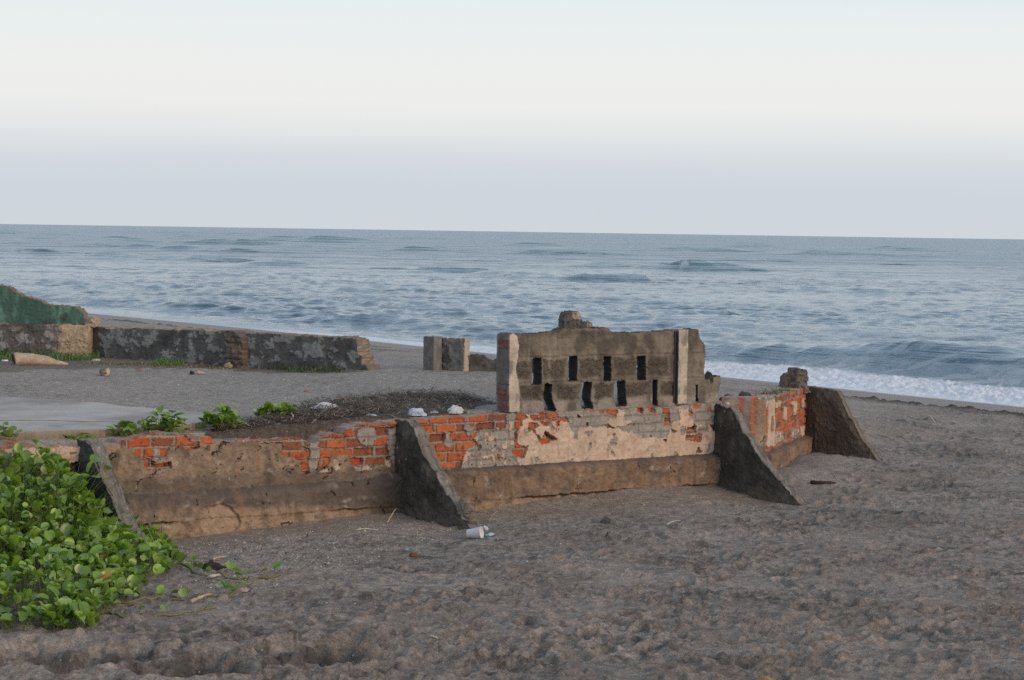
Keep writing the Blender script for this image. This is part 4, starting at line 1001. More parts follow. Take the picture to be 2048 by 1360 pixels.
me = fs.data; co = np.empty(len(me.vertices) * 3, np.float32); me.vertices.foreach_get('co', co); co = co.reshape(-1, 3)
me.vertices.foreach_set('co', np.stack([co[:, 0], co[:, 2], 0.79 - co[:, 1]], 1).ravel()); me.update()
tag(fs, 'bare concrete floor slab left of the twigs', 'floor', None, 'structure')

# ------------------------------------------------------------------ loose stones and lumps
def lump(name, loc, size, seed, cols, rz=0.0, parent=None, mat=None, chop=10, rough=0.10, sub=3):
    r = np.random.default_rng(seed)
    bm = bmesh.new()
    for _ in range(chop):
        v = r.normal(size=3); v /= np.linalg.norm(v); v *= r.uniform(0.8, 1.0)
        bm.verts.new(v)
    for c in ((1, 1, -1), (-1, 1, -1), (1, -1, -1), (-1, -1, -1)): bm.verts.new(np.array(c) * 0.62)
    res = bmesh.ops.convex_hull(bm, input=bm.verts)
    bmesh.ops.delete(bm, geom=[g for g in res['geom_interior'] if isinstance(g, bmesh.types.BMVert)], context='VERTS')
    bmesh.ops.subdivide_edges(bm, edges=bm.edges[:], cuts=sub, use_grid_fill=True)
    bmesh.ops.triangulate(bm, faces=bm.faces[:])
    bm.verts.ensure_lookup_table()
    V = np.array([v.co[:] for v in bm.verts]); Fc = np.array([[v.index for v in f.verts] for f in bm.faces])
    bm.verts.index_update(); Fc = np.array([[v.index for v in f.verts] for f in bm.faces]); bm.free()
    n = fbm(V[:, 0] * 2.2 + seed, V[:, 1] * 2.2 + V[:, 2] * 3.1, seed, 3); m = fbm(V[:, 0] * 4 + V[:, 2] * 3, V[:, 1] * 4 - V[:, 2] * 2, seed + 1, 3)
    V = V * (1 + rough * n + rough * 0.5 * m)[:, None]
    c = mixc(cols[0], cols[1], np.clip(0.5 + 0.8 * m + 0.3 * n, 0, 1))
    if len(cols) > 2: c = mixc(c, cols[2], ss(0.1, 0.4, V[:, 0] + 0.4 * n))
    V = V * np.asarray(size)
    V[:, 2] -= V[:, 2].min() + 0.12 * size[2]
    o = mk(name, V, Fc, mat or M_ROCK, None, c)
    o.location = loc; o.rotation_euler = (0, 0, rz)
    if parent is not None: par_to(o, parent)
    return o
G_ROCK = ((0.06, 0.055, 0.05), (0.13, 0.115, 0.10)); T_ROCK = ((0.22, 0.175, 0.12), (0.40, 0.33, 0.24)); R_ROCK = ((0.30, 0.10, 0.05), (0.40, 0.15, 0.08))
W_ROCK = ((0.40, 0.36, 0.31), (0.58, 0.54, 0.48))

for k_, (q, sz_) in enumerate(TOES):
    o = lump('stone', (q[0], q[1], q[2] - sz_ * 0.5), (sz_, sz_ * 0.9, sz_ * 0.6), 130 + k_, ((0.10, 0.085, 0.075), (0.26, 0.20, 0.15)), 0.6 + k_, None, None, 22, 0.08)
    par(o)
# broken lump on the block screen
ch_p = uzp([(1128, 664), (1129, 640), (1131, 628), (1135, 624), (1139, 623), (1158, 623.5), (1161, 629), (1166, 636), (1171, 643), (1176, 646), (1186, 645), (1190, 652), (1190, 664)], wpt(0, -0.30, 0), WU, NW3)
ca = np.array(ch_p)
def chunk_field(u, z):
    n = fbm(u * 16, z * 16, 801, 4)
    c = mixc((0.060, 0.056, 0.054), (0.12, 0.112, 0.102), 0.5 + 0.6 * n)
    um = (u - ca[:, 0].min()) / np.ptp(ca[:, 0]); zm = (z - ca[:, 1].min()) / np.ptp(ca[:, 1])
    c = mixc(c, (0.37, 0.29, 0.20), 0.9 * ss(0.30, 0.34, um - 0.1 * n) * ss(0.62, 0.68, zm + 0.25 * (um - 0.4)) * ss(0.62, 0.55, um))  # tan patches paint in the lit parts of the dark lump
    c = mixc(c, (0.30, 0.23, 0.15), 0.85 * ss(0.80, 0.84, um))
    return 0.022 * n - 0.03 * ss(0.45, 0.6, um), c
chunk = slab('concrete_chunk', wpt(0, -0.30, 0), WU, np.arange(ca[:, 0].min(), ca[:, 0].max(), 0.007), 34, lambda u: u * 0 + ca[:, 1].max() + 0.01, lambda u: u * 0 + ca[:, 1].min(), 0.09, chunk_field,
     lambda u, z: inpoly(u + 0.006 * fbm(u * 30, z * 30, 802, 2), z + 0.006 * fbm(u * 30, z * 30, 803, 2), ch_p), 4, 0.012, None, lambda u, z, k: mixc((0.06, 0.055, 0.05), (0.16, 0.135, 0.11), 0.5 + 0.6 * fbm(u * 20, k * 20, 804, 3)), 805)
tag(chunk, 'broken concrete lump balanced on top of the slotted block screen', 'rubble')

def at_plane(px, py, n=-0.3):
    return on_plane(px, py, wpt(0, n, 0), NW3)
def at_p2(px, py, q=-0.2): return on_plane(px, py, np.array([C2[0] + N2[0] * q, C2[1] + N2[1] * q, 0]), N23)
p = at_plane(1416, 752, -0.2)
def lumpy(name, loc, size, seed, cols, label, cat='rubble', group=None, rz=0.0, **k):
    return tag(lump(name, loc, size, seed, cols, rz, **k), label, cat, group)
lumpy('mossy_stone', (p[0], p[1], p[2] - 0.06), (0.075, 0.08, 0.065), 3, ((0.035, 0.042, 0.03), (0.07, 0.075, 0.055)), 'dark mossy stone at the broken right end of the block screen')
# lump of broken post at the far end of the wall past the corner
pe = at_p2(1597, 778, -0.14)
SU = np.array([0.94, 0.34]); SU /= np.linalg.norm(SU); SN3 = np.array([SU[1], -SU[0], 0])
sO = np.array([pe[0], pe[1], 0])
st_p = [to_uz(x, y, sO, SU, SN3) for x, y in ((1570, 786), (1574, 768), (1575, 754), (1579, 750), (1588, 748), (1590, 739), (1594, 738), (1611, 739), (1616, 745), (1617, 757), (1614, 764), (1621, 786))]
sa = np.array(st_p)
def stump_field(u, z):
    n = fbm(u * 18, z * 18, 821, 4); um = (u - sa[:, 0].min()) / np.ptp(sa[:, 0])
    c = mixc((0.050, 0.044, 0.040), (0.165, 0.135, 0.112), np.clip(0.35 + 0.7 * n + 0.5 * ss(0.4, 0.6, um), 0, 1))
    return 0.025 * n - 0.05 * ss(0.45, 0.25, um), c
tag(slab('post_stump', sO, SU, np.arange(sa[:, 0].min(), sa[:, 0].max(), 0.008), 36, lambda u: u * 0 + sa[:, 1].max() + 0.01, lambda u: u * 0 + sa[:, 1].min(), 0.17, stump_field,
    lambda u, z: inpoly(u + 0.006 * fbm(u * 25, z * 25, 822, 2), z + 0.006 * fbm(u * 25, z * 25, 823, 2), st_p), 4, 0.012, None, lambda u, z, k: mixc((0.09, 0.075, 0.065), (0.19, 0.16, 0.13), 0.5 + 0.6 * fbm(u * 20, k * 20, 824, 3)), 825),
    'stump of a broken concrete post at the seaward corner of the brick wall', 'rubble')
k = 0
for px, py, w, h_, lab in ((1462, 797, 0.10, 0.06, 'flat dark rubble lump beside the right end of the block screen'), (1487, 797, 0.10, 0.07, 'largest dark rubble lump on the wall top near the corner'),
                          (1515, 796, 0.10, 0.04, 'low dark rubble lump left of the weeds on the wall top'), (1446, 799, 0.06, 0.04, 'smallest dark rubble lump, touching the block screen')):
    q = at_plane(px, py, -0.32)
    lumpy('rubble_lump', (q[0], q[1], q[2] - 0.03), (w, 0.10, h_), 21 + k, ((0.042, 0.037, 0.033), (0.10, 0.088, 0.076)), lab, 'rubble', 'rubble on the wall top', rough=0.22); k += 1
def gl(px, py, w, d, h_, seed, cols, name, label, cat, z0=0.8, rz=0.0, group=None, **kk):
    q = on_ground(px, py, z0)
    return lumpy(name, (q[0], q[1], q[2]), (w, d, h_), seed, cols, label, cat, group, rz, **kk)
gl(210, 751, 0.075, 0.07, 0.055, 31, ((0.10, 0.085, 0.07), (0.22, 0.19, 0.15), (0.48, 0.37, 0.25)), 'stone', 'rounded stone, half grey and half tan, alone on the terrace sand', 'stone', chop=26)
gl(457, 736, 0.06, 0.05, 0.045, 32, T_ROCK, 'stone', 'small tan stone in front of the brown brick pier', 'stone')
gl(192, 722, 0.075, 0.05, 0.025, 33, W_ROCK, 'stone', 'flat pale stone right of the driftwood', 'stone')
gl(279, 742, 0.025, 0.02, 0.02, 34, R_ROCK, 'brick_shard', 'tiny orange brick shard on the sand below the low grey wall', 'brick shard')
gl(404, 748, 0.09, 0.05, 0.03, 35, ((0.40, 0.27, 0.20), (0.60, 0.52, 0.44)), 'tile_shard', 'pale broken tile shards lying flat on the terrace sand', 'tile shard', chop=8)
gl(384, 749, 0.03, 0.03, 0.035, 36, ((0.015, 0.015, 0.015), (0.04, 0.04, 0.04)), 'stone', 'small black stone on the terrace sand left of the broken tile', 'stone')
gl(614, 783, 0.06, 0.02, 0.012, 37, R_ROCK, 'brick_shard', 'thin red brick shard on the sand above the white bag', 'brick shard')
gl(1212, 1047, 0.055, 0.05, 0.05, 38, ((0.05, 0.048, 0.045), (0.09, 0.085, 0.08)), 'stone', 'dark grey stone on the beach below the plaster bay', 'stone', 0.0)
gl(830, 1113, 0.055, 0.03, 0.025, 39, ((0.10, 0.05, 0.03), (0.18, 0.09, 0.05)), 'wood_chip', 'short brown wood chip on the sand below the middle buttress', 'wood', 0.0)
gl(483, 1183, 0.065, 0.035, 0.025, 40, ((0.22, 0.17, 0.14), (0.40, 0.34, 0.30)), 'stone', 'flat pinkish stone right of the vine runners', 'stone', 0.0)
gl(430, 1142, 0.11, 0.06, 0.06, 41, ((0.018, 0.015, 0.014), (0.055, 0.045, 0.04)), 'charred_wood', 'black charred wood lump among the vine runner leaves', 'wood', 0.0, rough=0.3)
gl(1530, 1369, 0.055, 0.04, 0.03, 42, ((0.22, 0.14, 0.07), (0.34, 0.23, 0.12)), 'coconut_husk', 'tan husk piece at the bottom edge of the sand', 'husk', 0.0, chop=22)
gl(1288, 1010, 0.02, 0.02, 0.018, 43, ((0.50, 0.36, 0.2), (0.6, 0.45, 0.3)), 'pebble', 'orange pebble on the sand under the right bay of the wall', 'pebble', 0.0)
p = on_plane(184, 650, gO, GN3)
lumpy('rubble_lump', (p[0], p[1], 1.15), (0.11, 0.10, 0.10), 44, ((0.20, 0.15, 0.11), (0.42, 0.33, 0.24)), 'tan rubble lump at the right end of the green wall', rough=0.2)
for i_, (px, py, w, h_, cols, lab) in enumerate(((50, 690, 0.2, 0.07, ((0.13, 0.10, 0.08), (0.25, 0.2, 0.16)), 'brown rubble heap below the green wall'), (92, 690, 0.22, 0.05, ((0.09, 0.08, 0.07), (0.30, 0.26, 0.22)), 'flat broken slab lying below the green wall'),
                                   (150, 692, 0.16, 0.08, ((0.22, 0.15, 0.11), (0.36, 0.26, 0.19)), 'reddish brown rubble heap at the foot of the tan base'), (8, 684, 0.2, 0.10, ((0.12, 0.09, 0.06), (0.22, 0.17, 0.12)), 'leftmost rubble heap below the green wall'))):
    gl(px, py, w, 0.16, h_, 51 + i_, cols, 'rubble_heap', lab, 'rubble', 0.85, 0.0, 'rubble below the green wall', rough=0.25)
gl(60, 692, 0.06, 0.05, 0.03, 61, ((0.5, 0.5, 0.52), (0.7, 0.7, 0.72)), 'plastic_scrap', 'white plastic scrap in the grass below the green wall', 'litter', 0.85, rough=0.3)
gl(177, 678, 0.035, 0.03, 0.05, 62, ((0.06, 0.07, 0.2), (0.10, 0.12, 0.3)), 'bottle_cap', 'small blue plastic scrap against the tan base', 'litter', 0.85)
gl(10, 722, 0.05, 0.03, 0.015, 63, ((0.6, 0.6, 0.6), (0.75, 0.75, 0.75)), 'paper_scrap', 'flat white paper scrap left of the driftwood', 'litter', 0.8)

# ------------------------------------------------------------------ tubes: driftwood, sticks, stems
def tube(path, radii, sides=7, cap=True):
    P = np.asarray(path, float); n = len(P); R = np.broadcast_to(np.asarray(radii, float), (n,))
    T = np.gradient(P, axis=0); T /= np.linalg.norm(T, axis=1)[:, None] + 1e-9
    ref = np.array([0, 0, 1.0]) if abs(T[:, 2]).mean() < 0.9 else np.array([1.0, 0, 0])
    A = np.cross(T, ref); A /= np.linalg.norm(A, axis=1)[:, None] + 1e-9; B = np.cross(A, T)
    th = np.linspace(0, 2 * math.pi, sides, endpoint=False)
    V = P[:, None] + R[:, None, None] * (np.cos(th)[None, :, None] * A[:, None] + np.sin(th)[None, :, None] * B[:, None])
    idx = np.arange(n * sides).reshape(n, sides); nx = np.roll(idx, -1, 1)
    Q = np.stack([idx[:-1], nx[:-1], nx[1:], idx[1:]], -1).reshape(-1, 4)
    V = V.reshape(-1, 3)
    if cap:
        V = np.concatenate([V, P[:1], P[-1:]])
        a, b = n * sides, n * sides + 1
        Q = np.concatenate([Q, np.stack([idx[0], np.full(sides, a), np.full(sides, a), nx[0]], -1)[:, [0, 1, 1, 3]]])
        caps = [np.stack([nx[0], idx[0], np.full(sides, a)], -1), np.stack([idx[-1], nx[-1], np.full(sides, b)], -1)]
        Q = Q[:-sides]
        return V, [Q, np.concatenate(caps)]
    return V, [Q]
def stick(name, p0, p1, r, cols, label, cat='stick', sag=0.01, seed=0, lift=0.0):
    n = 9; t = np.linspace(0, 1, n)[:, None]
    P = np.asarray(p0) * (1 - t) + np.asarray(p1) * t
    P[:, 2] += r * 0.7 + lift + sag * np.sin(t[:, 0] * math.pi); P[:, 0] += 0.25 * r * np.sin(t[:, 0] * 7 + seed); P[:, 1] += 2 * r * np.sin(t[:, 0] * 5 + seed)
    V, Fs = tube(P, r * (1 - 0.5 * t[:, 0]) * (1 + 0.2 * np.sin(t[:, 0] * 19)), 7)
    c = mixc(cols[0], cols[1], 0.5 + 0.6 * fbm(V[:, 0] * 30, V[:, 1] * 30 + V[:, 2] * 40, seed, 3))
    return tag(mk(name, V, Fs, M_ROCK, None, c, True), label, cat)
TAN = ((0.33, 0.24, 0.15), (0.5, 0.39, 0.27)); DRK = ((0.025, 0.022, 0.02), (0.06, 0.05, 0.042)); PAL = ((0.42, 0.37, 0.29), (0.6, 0.55, 0.46))
stick('stick', on_ground(918, 800, .83), on_ground(962, 803, .83), 0.014, DRK, 'dark stick lying on the terrace left of the end post', seed=1)
stick('stick', on_ground(424, 1122), on_ground(454, 1115), 0.010, TAN, 'short tan stick on the shelly sand above the charred lump', seed=2)
stick('stick', on_ground(418, 1157), on_ground(440, 1155), 0.014, PAL, 'stubby pale stick below the charred lump', seed=3)
stick('stick', on_ground(384, 1205), on_ground(426, 1192), 0.013, TAN, 'bent tan stick lying across a vine runner', seed=4)
stick('stick', on_ground(775, 1046), np.array([*(on_ground(793, 1040)[:2]), 0.10]), 0.006, TAN, 'thin tan stick leaning on the wall footing', seed=5)
stick('stick', on_ground(712, 1061), on_ground(756, 1061), 0.006, PAL, 'long pale stick lying along the wall foot', seed=6)
stick('stick', on_ground(1334, 1051), on_ground(1360, 1042), 0.006, PAL, 'thin pale straw on the sand below the right bay', seed=7)
stick('stick', on_ground(860, 1279), on_ground(876, 1279), 0.007, ((0.45, 0.42, 0.28), (0.6, 0.56, 0.4)), 'tiny yellowish stick in the open foreground sand', seed=8)
stick('stick', on_ground(1622, 968), on_ground(1672, 970), 0.020, DRK, 'thick dark stick half buried beside the third buttress', seed=9)
stick('stick', on_ground(978, 1043), np.array([*(on_ground(1000, 1035)[:2]), 0.03]), 0.004, ((0.40, 0.2, 0.13), (0.5, 0.28, 0.2)), 'thin reddish twig right of the cup', seed=10, sag=0.03)
stick('stick', on_ground(1850, 838, -.1), on_ground(1870, 846, -.1), 0.012, PAL, 'pale twig standing out beside the strand line', seed=11, sag=0.05)
# driftwood: flared pale palm butt, dark at its cut end
q0, q1 = on_ground(26, 730, .8), on_ground(136, 730, .8)
t = np.linspace(0, 1, 26); P = q0[None] * (1 - t)[:, None] + q1[None] * t[:, None]
rad = np.interp(t, [0, 0.05, 0.3, 0.6, 0.8, 1.0], [0.072, 0.078, 0.074, 0.058, 0.030, 0.012])
P[:, 2] += rad * 0.85; V, Fs = tube(P, rad, 18)
V[:, 2] += 0.008 * fbm(V[:, 0] * 30, V[:, 1] * 30, 91, 3)
tt = np.clip((V @ (q1 - q0) - q0 @ (q1 - q0)) / np.dot(q1 - q0, q1 - q0), 0, 1)
c = mixc((0.36, 0.25, 0.18), (0.52, 0.41, 0.32), 0.5 + 0.7 * fbm(V[:, 0] * 6, V[:, 2] * 60 + V[:, 1] * 60, 92, 3))
c = mixc(c, (0.34, 0.17, 0.08), 0.5 * ss(0.15, 0.5, fbm(V[:, 0] * 9, V[:, 2] * 30, 93, 3)))
c = mixc(c, (0.03, 0.025, 0.02), tt < 0.012)
drift = tag(mk('driftwood_log', V, Fs, M_ROCK, None, c, True), 'pale tapering driftwood log with a dark cut end on the terrace sand', 'driftwood')

# ------------------------------------------------------------------ litter
def lit_mat(name, col, rough=0.45, trans=0.25):
    t = NT(name); t.b.inputs['Roughness'].default_value = rough
    n = t.noise(30, 3); c = t.mix(n.outputs['Fac'], tuple(x * 0.88 for x in col), col); t.l.new(c, t.b.inputs['Base Color'])
    tr = t.new('ShaderNodeBsdfTranslucent'); t.l.new(c, tr.inputs['Color'])
    mx = t.new('ShaderNodeMixShader'); mx.inputs[0].default_value = trans
    t.l.new(t.b.outputs[0], mx.inputs[1]); t.l.new(tr.outputs[0], mx.inputs[2]); t.l.new(mx.outputs[0], t.out.inputs[0])
    return t.m
M_BAGW = lit_mat('white_plastic', (0.72, 0.73, 0.75)); M_BAGB = lit_mat('bluish_plastic', (0.62, 0.68, 0.78)); M_CUP = lit_mat('white_foam_cup', (0.78, 0.77, 0.80), 0.6, 0.1)
M_PINK = lit_mat('pink_foil', (0.52, 0.07, 0.30), 0.35, 0.15); M_TEAL = lit_mat('teal_foil', (0.40, 0.62, 0.66), 0.3, 0.15); M_PURP = lit_mat('purple_foil', (0.20, 0.07, 0.16), 0.35, 0.1)
def crumple(name, loc, size, seed, mat, rz=0.0, amp=0.45, parent=None):
    bm = bmesh.new(); bmesh.ops.create_icosphere(bm, subdivisions=5, radius=1.0)
    V = np.array([v.co[:] for v in bm.verts]); Fc = np.array([[v.index for v in f.verts] for f in bm.faces]); bm.free()
    a = V[:, 0] * 1.15 + V[:, 2] * 0.7 + seed; b = V[:, 1] * 1.15 - V[:, 2] * 0.8
    r = 1 + amp * ridge(a, b, seed, 4) * 0.7 + amp * fbm(a * 1.1, b * 1.1, seed + 3, 3)
    V = V * r[:, None] * np.asarray(size); V[:, 2] = np.maximum(V[:, 2], -0.25 * size[2]); V[:, 2] += 0.25 * size[2]
    o = mk(name, V, Fc, mat, None, None, False); o.location = loc; o.rotation_euler = (0, 0, rz)
    if parent is not None: par_to(o, parent)
    return o
for px, py, sx, sy, sz, sd, m, lab in ((648, 817, 0.115, 0.07, 0.032, 1, M_BAGW, 'largest white plastic bag, spread flat at the edge of the dry twigs'),
                                 (744, 839, 0.06, 0.05, 0.022, 2, M_BAGW, 'crumpled white plastic bag just behind the stepped bricks'),
                                 (834, 830, 0.065, 0.05, 0.042, 3, M_BAGB, 'bluish white crumpled bag left of the upright white bag'),
                                 (911, 826, 0.062, 0.05, 0.045, 4, M_BAGW, 'upright white crumpled bag nearest the end post'),
                                 (556, 858, 0.055, 0.05, 0.015, 5, M_BAGW, 'flat white plastic shred in the twigs beside the vine clumps'),
                                 (868, 833, 0.03, 0.03, 0.022, 6, M_BAGW, 'tiny white plastic shred between the two larger bags')):
    q = on_ground(px, py, 0.8); tag(crumple('plastic_bag', q, (sx, sy, sz), sd * 7, m, sd), lab, 'plastic bag', 'plastic bags on the terrace')
# foam cup on its side
cup = empty('foam_cup', on_ground(949, 1076)); tag(cup, 'white foam cup lying on its side at the toe of the middle buttress', 'cup')
L, ra, rb = 0.118, 0.034, 0.046
prof = [(0.0, 0.001), (0.0, ra - 0.004), (0.004, ra), (L - 0.006, rb), (L - 0.004, rb + 0.003), (L, rb + 0.003), (L + 0.001, rb), (L - 0.003, rb - 0.002), (0.008, ra - 0.003), (0.006, 0.001)]
th = np.linspace(0, 2 * math.pi, 40, endpoint=False)
V = np.array([[x - L / 2, r * math.cos(a), r * math.sin(a)] for x, r in prof for a in th]); idx = np.arange(len(prof) * 40).reshape(-1, 40); nx = np.roll(idx, -1, 1)
Q = np.stack([idx[:-1], idx[1:], nx[1:], nx[:-1]], -1).reshape(-1, 4)
tilt = 0.12; V = V @ np.array([[math.cos(tilt), 0, -math.sin(tilt)], [0, 1, 0], [math.sin(tilt), 0, math.cos(tilt)]]).T
az = -0.28; V = V @ np.array([[math.cos(az), -math.sin(az), 0], [math.sin(az), math.cos(az), 0], [0, 0, 1]]).T
V[:, 2] -= V[:, 2].min() + 0.004
o = mk('cup_shell', V, Q, M_CUP, None, None, True); o.parent = cup
q = on_ground(954, 1066); tag(crumple('wrapper', (q[0], q[1], q[2] + 0.01), (0.032, 0.03, 0.034), 71, M_PINK, 0.4, 0.3), 'crumpled magenta wrapper behind the white cup', 'wrapper')
q = on_ground(970, 1060); tag(crumple('wrapper', (q[0], q[1], q[2] + 0.0), (0.025, 0.02, 0.022), 72, M_BAGB, 0.4, 0.4), 'pale blue scrap of wrapper at the buttress toe', 'wrapper')
q = on_ground(984, 1072); w = tag(empty('wrapper', q), 'torn teal and purple wrapper right of the cup', 'wrapper')
par_to(crumple('foil_front', (q[0] - 0.01, q[1], q[2]), (0.032, 0.02, 0.018), 73, M_TEAL, 0.3, 0.35), w); par_to(crumple('foil_back', (q[0] + 0.02, q[1] - 0.01, q[2]), (0.03, 0.02, 0.01), 74, M_PURP, -0.4, 0.35), w)

# ------------------------------------------------------------------ vines
def leaf_mat(name):
    t = NT(name); a = t.attr('Col'); tc = t.new('ShaderNodeTexCoord')
    n = t.noise(60, 3, 0.6, tc.outputs['Object'])
    s = t.new('ShaderNodeVectorMath'); s.operation = 'SCALE'; t.l.new(a.outputs['Color'], s.inputs[0]); t.l.new(t.mr(n.outputs['Fac'], 0.3, 0.7, 0.85, 1.15), s.inputs['Scale'])
    t.l.new(s.outputs[0], t.b.inputs['Base Color']); t.b.inputs['Roughness'].default_value = 0.33; t.b.inputs['Specular IOR Level'].default_value = 0.6
    tr = t.new('ShaderNodeBsdfTranslucent'); g = t.mix(1.0, s.outputs[0], (0.9, 1.1, 0.3), 'MULTIPLY'); t.l.new(g, tr.inputs['Color'])
    mx = t.new('ShaderNodeMixShader'); mx.inputs[0].default_value = 0.22
    t.l.new(t.b.outputs[0], mx.inputs[1]); t.l.new(tr.outputs[0], mx.inputs[2]); t.l.new(mx.outputs[0], t.out.inputs[0])
    return t.m
M_LEAF = leaf_mat('vine_leaf'); M_STEM = attr_mat('vine_stem', fine=80, bump=0.1)
_ys = np.array([0.0, 0.16, 0.36, 0.58, 0.78, 0.90]); _ws = np.array([0.10, 0.34, 0.47, 0.50, 0.42, 0.22]); _ye = np.array([-0.03, 0.13, 0.36, 0.60, 0.84, 1.0])
LV = np.array([[0, y, 0] for y in _ys] + [[s_ * w * 0.55, (y + e) / 2, 0.06 * w] for s_ in (1, -1) for y, e, w in zip(_ys, _ye, _ws)] + [[s_ * w, e, 0.34 * w] for s_ in (1, -1) for e, w in zip(_ye, _ws)])
LQ = []
for i in range(5):
    LQ += [[i, 6 + i, 7 + i, i + 1], [6 + i, 18 + i, 19 + i, 7 + i], [i, i + 1, 13 + i, 12 + i], [12 + i, 13 + i, 25 + i, 24 + i]]
LQ = np.array(LQ); LMID = np.array([1.0] * 6 + [0.25] * 12 + [0.0] * 12)
def leaves(name, pos, size, yaw, pitch, roll, col, parent=None, fold=None, foot=None):
    n = len(pos); fold = np.ones(n) if fold is None else fold
    B = np.repeat(LV[None], n, 0)
    B[..., 2] = B[..., 2] * fold[:, None] - 0.22 * B[..., 1] ** 2
    B = B * size[:, None, None]
    x, y, z = B[..., 0], B[..., 1], B[..., 2]
    c, s = np.cos(roll)[:, None], np.sin(roll)[:, None]; x, z = x * c + z * s, -x * s + z * c
    c, s = np.cos(pitch)[:, None], np.sin(pitch)[:, None]; y, z = y * c - z * s, y * s + z * c
    c, s = np.cos(yaw)[:, None], np.sin(yaw)[:, None]; x, y = x * c - y * s, x * s + y * c
    V = np.stack([x, y, z], -1) + pos[:, None]
    C = col[:, None] * (1 + 0.0 * LMID[None, :, None]); C = C * (1 - 0.45 * LMID[None, :, None]) + np.array([0.17, 0.22, 0.09]) * 0.45 * LMID[None, :, None]
    Q = (LQ[None] + (np.arange(n) * 30)[:, None, None]).reshape(-1, 4)
    V = V.reshape(-1, 3); C = C.reshape(-1, 3)
    if foot is not None:
        sv, sq = stem_geo(foot, pos, np.full(n, 0.0024), 0.012)
        Q = np.concatenate([Q, sq + len(V)]); V = np.concatenate([V, sv]); C = np.concatenate([C, np.tile([0.15, 0.18, 0.06], (len(sv), 1))])
    return mk(name, V, Q, M_LEAF, parent, C, True)
def stem_geo(a, b, r, bend):
    n = len(a); m = (a + b) / 2 + np.random.default_rng(n).normal(0, bend, (n, 3))
    P = np.stack([a, m, b], 1); th = np.array([0, 2.09, 4.19]); rr = np.stack([r, r * 0.85, r * 0.6], 1)
    V = P[:, :, None] + rr[:, :, None, None] * np.stack([np.cos(th), np.sin(th), 0 * th], -1)[None, None]
    i = np.arange(9).reshape(3, 3); nx = np.roll(i, -1, 1); q = np.stack([i[:-1], nx[:-1], nx[1:], i[1:]], -1).reshape(-1, 4)
    return V.reshape(-1, 3), (q[None] + (np.arange(n) * 9)[:, None, None]).reshape(-1, 4)
def stems(name, a, b, r, col, parent=None, bend=0.02):
    V, Q = stem_geo(a, b, r, bend)
    return mk(name, V, Q, M_STEM, parent, np.repeat(col, 9, 0), True)
def leaf_cols(n, r):
    t = r.random((n, 1)); c = (1 - t) * np.array([0.085, 0.170, 0.014]) + t * np.array([0.240, 0.375, 0.040])
    y = (r.random((n, 1)) < 0.10); c = np.where(y, np.array([0.30, 0.40, 0.12]), c)
    w = (r.random((n, 1)) < 0.004); return np.where(w, np.array([0.45, 0.25, 0.03]), c) * r.uniform(0.8, 1.2, (n, 1))

vr = np.random.default_rng(77)
vp = np.array([on_z(x, y, 0.0)[:2] for x, y in ((-700, 1300), (40, 1266), (120, 1262), (185, 1255), (215, 1225), (262, 1205), (300, 1180), (318, 1155), (366, 1138), (352, 1112), (322, 1086), (296, 1066), (240, 1058), (170, 1062), (-60, 1090), (-700, 1200))])
n = 30000
X = vr.uniform(-6.0, -2.2, n); Y = vr.uniform(12.2, 17.2, n)
un = np.stack([(X - WO[0]) * WU[0] + (Y - WO[1]) * WU[1], (X - WO[0]) * WN[0] + (Y - WO[1]) * WN[1]], 1)
jx = X + 0.07 * fbm(X * 4, Y * 4, 901, 3); jy = Y + 0.22 * fbm(X * 3, Y * 3, 902, 3)
ok = inpoly(jx, jy, vp) & (un[:, 1] > 0.03) & ~((np.abs(un[:, 0] + 6.32) < 0.13) & (un[:, 1] < 0.98))
# distance to the mat's outer edge (right and near sides)
def dist_edge(x, y, poly):
    d = np.full(x.shape, 9.0)
    for i in range(1, 12):
        a, b = poly[i - 1], poly[i]; e = b - a; t = np.clip(((x - a[0]) * e[0] + (y - a[1]) * e[1]) / (e @ e), 0, 1)
        d = np.minimum(d, np.hypot(x - a[0] - t * e[0], y - a[1] - t * e[1]))
    return d
X, Y, un = X[ok], Y[ok], un[ok]
de = dist_edge(X, Y, vp)
hm = 0.19 + 0.16 * fbm(X * 2.2, Y * 2.2, 903, 3) + 0.27 * ss(1.7, 0.3, un[:, 1]) * ss(-6.30, -6.85, un[:, 0]) + 0.20 * ss(1.2, 0.3, un[:, 1]) * ss(-6.2, -6.5, un[:, 0])
hh = np.clip(0.05 + 0.36 * de + 0.7 * np.maximum(0, de - 0.35), 0.045, np.maximum(hm, 0.08))
sel = vr.random(len(X)) < np.clip(0.24 + 0.42 * fbm(X * 3, Y * 3, 904, 3) + 0.30 * ss(-6.3, -6.8, un[:, 0]) * ss(1.8, 0.6, un[:, 1]), 0.03, 0.8)
X, Y, hh, un = X[sel], Y[sel], hh[sel], un[sel]; n = len(X)
zg = ground_z(X, Y); Zl = zg + hh * (0.30 + 0.75 * vr.random(n) ** 0.55) + 0.02
pos = np.stack([X, Y, Zl], 1)
size = 0.034 + 0.062 * vr.random(n) ** 1.3; yaw = vr.uniform(0, 6.283, n); pit = vr.normal(0.5, 0.55, n); rol = vr.normal(0, 0.45, n)
vine = empty('beach_vine', (-3.6, 14.6, 0.0)); tag(vine, 'large mat of round leaved green beach vine spilling over the sand at the wall end', 'plant')
par_to(leaves('foliage', pos, size, yaw, pit, rol, leaf_cols(n, vr), None, vr.uniform(0.7, 2.3, n)), vine)
a = pos.copy(); a[:, 2] = zg; a[:, :2] += vr.normal(0, 0.03, (n, 2))
par_to(stems('stem', a, pos, np.full(n, 0.0022), np.tile([0.13, 0.17, 0.06], (n, 1)) * vr.uniform(0.6, 1.2, (n, 1)), None, 0.015), vine)
print('vine leaves', n)

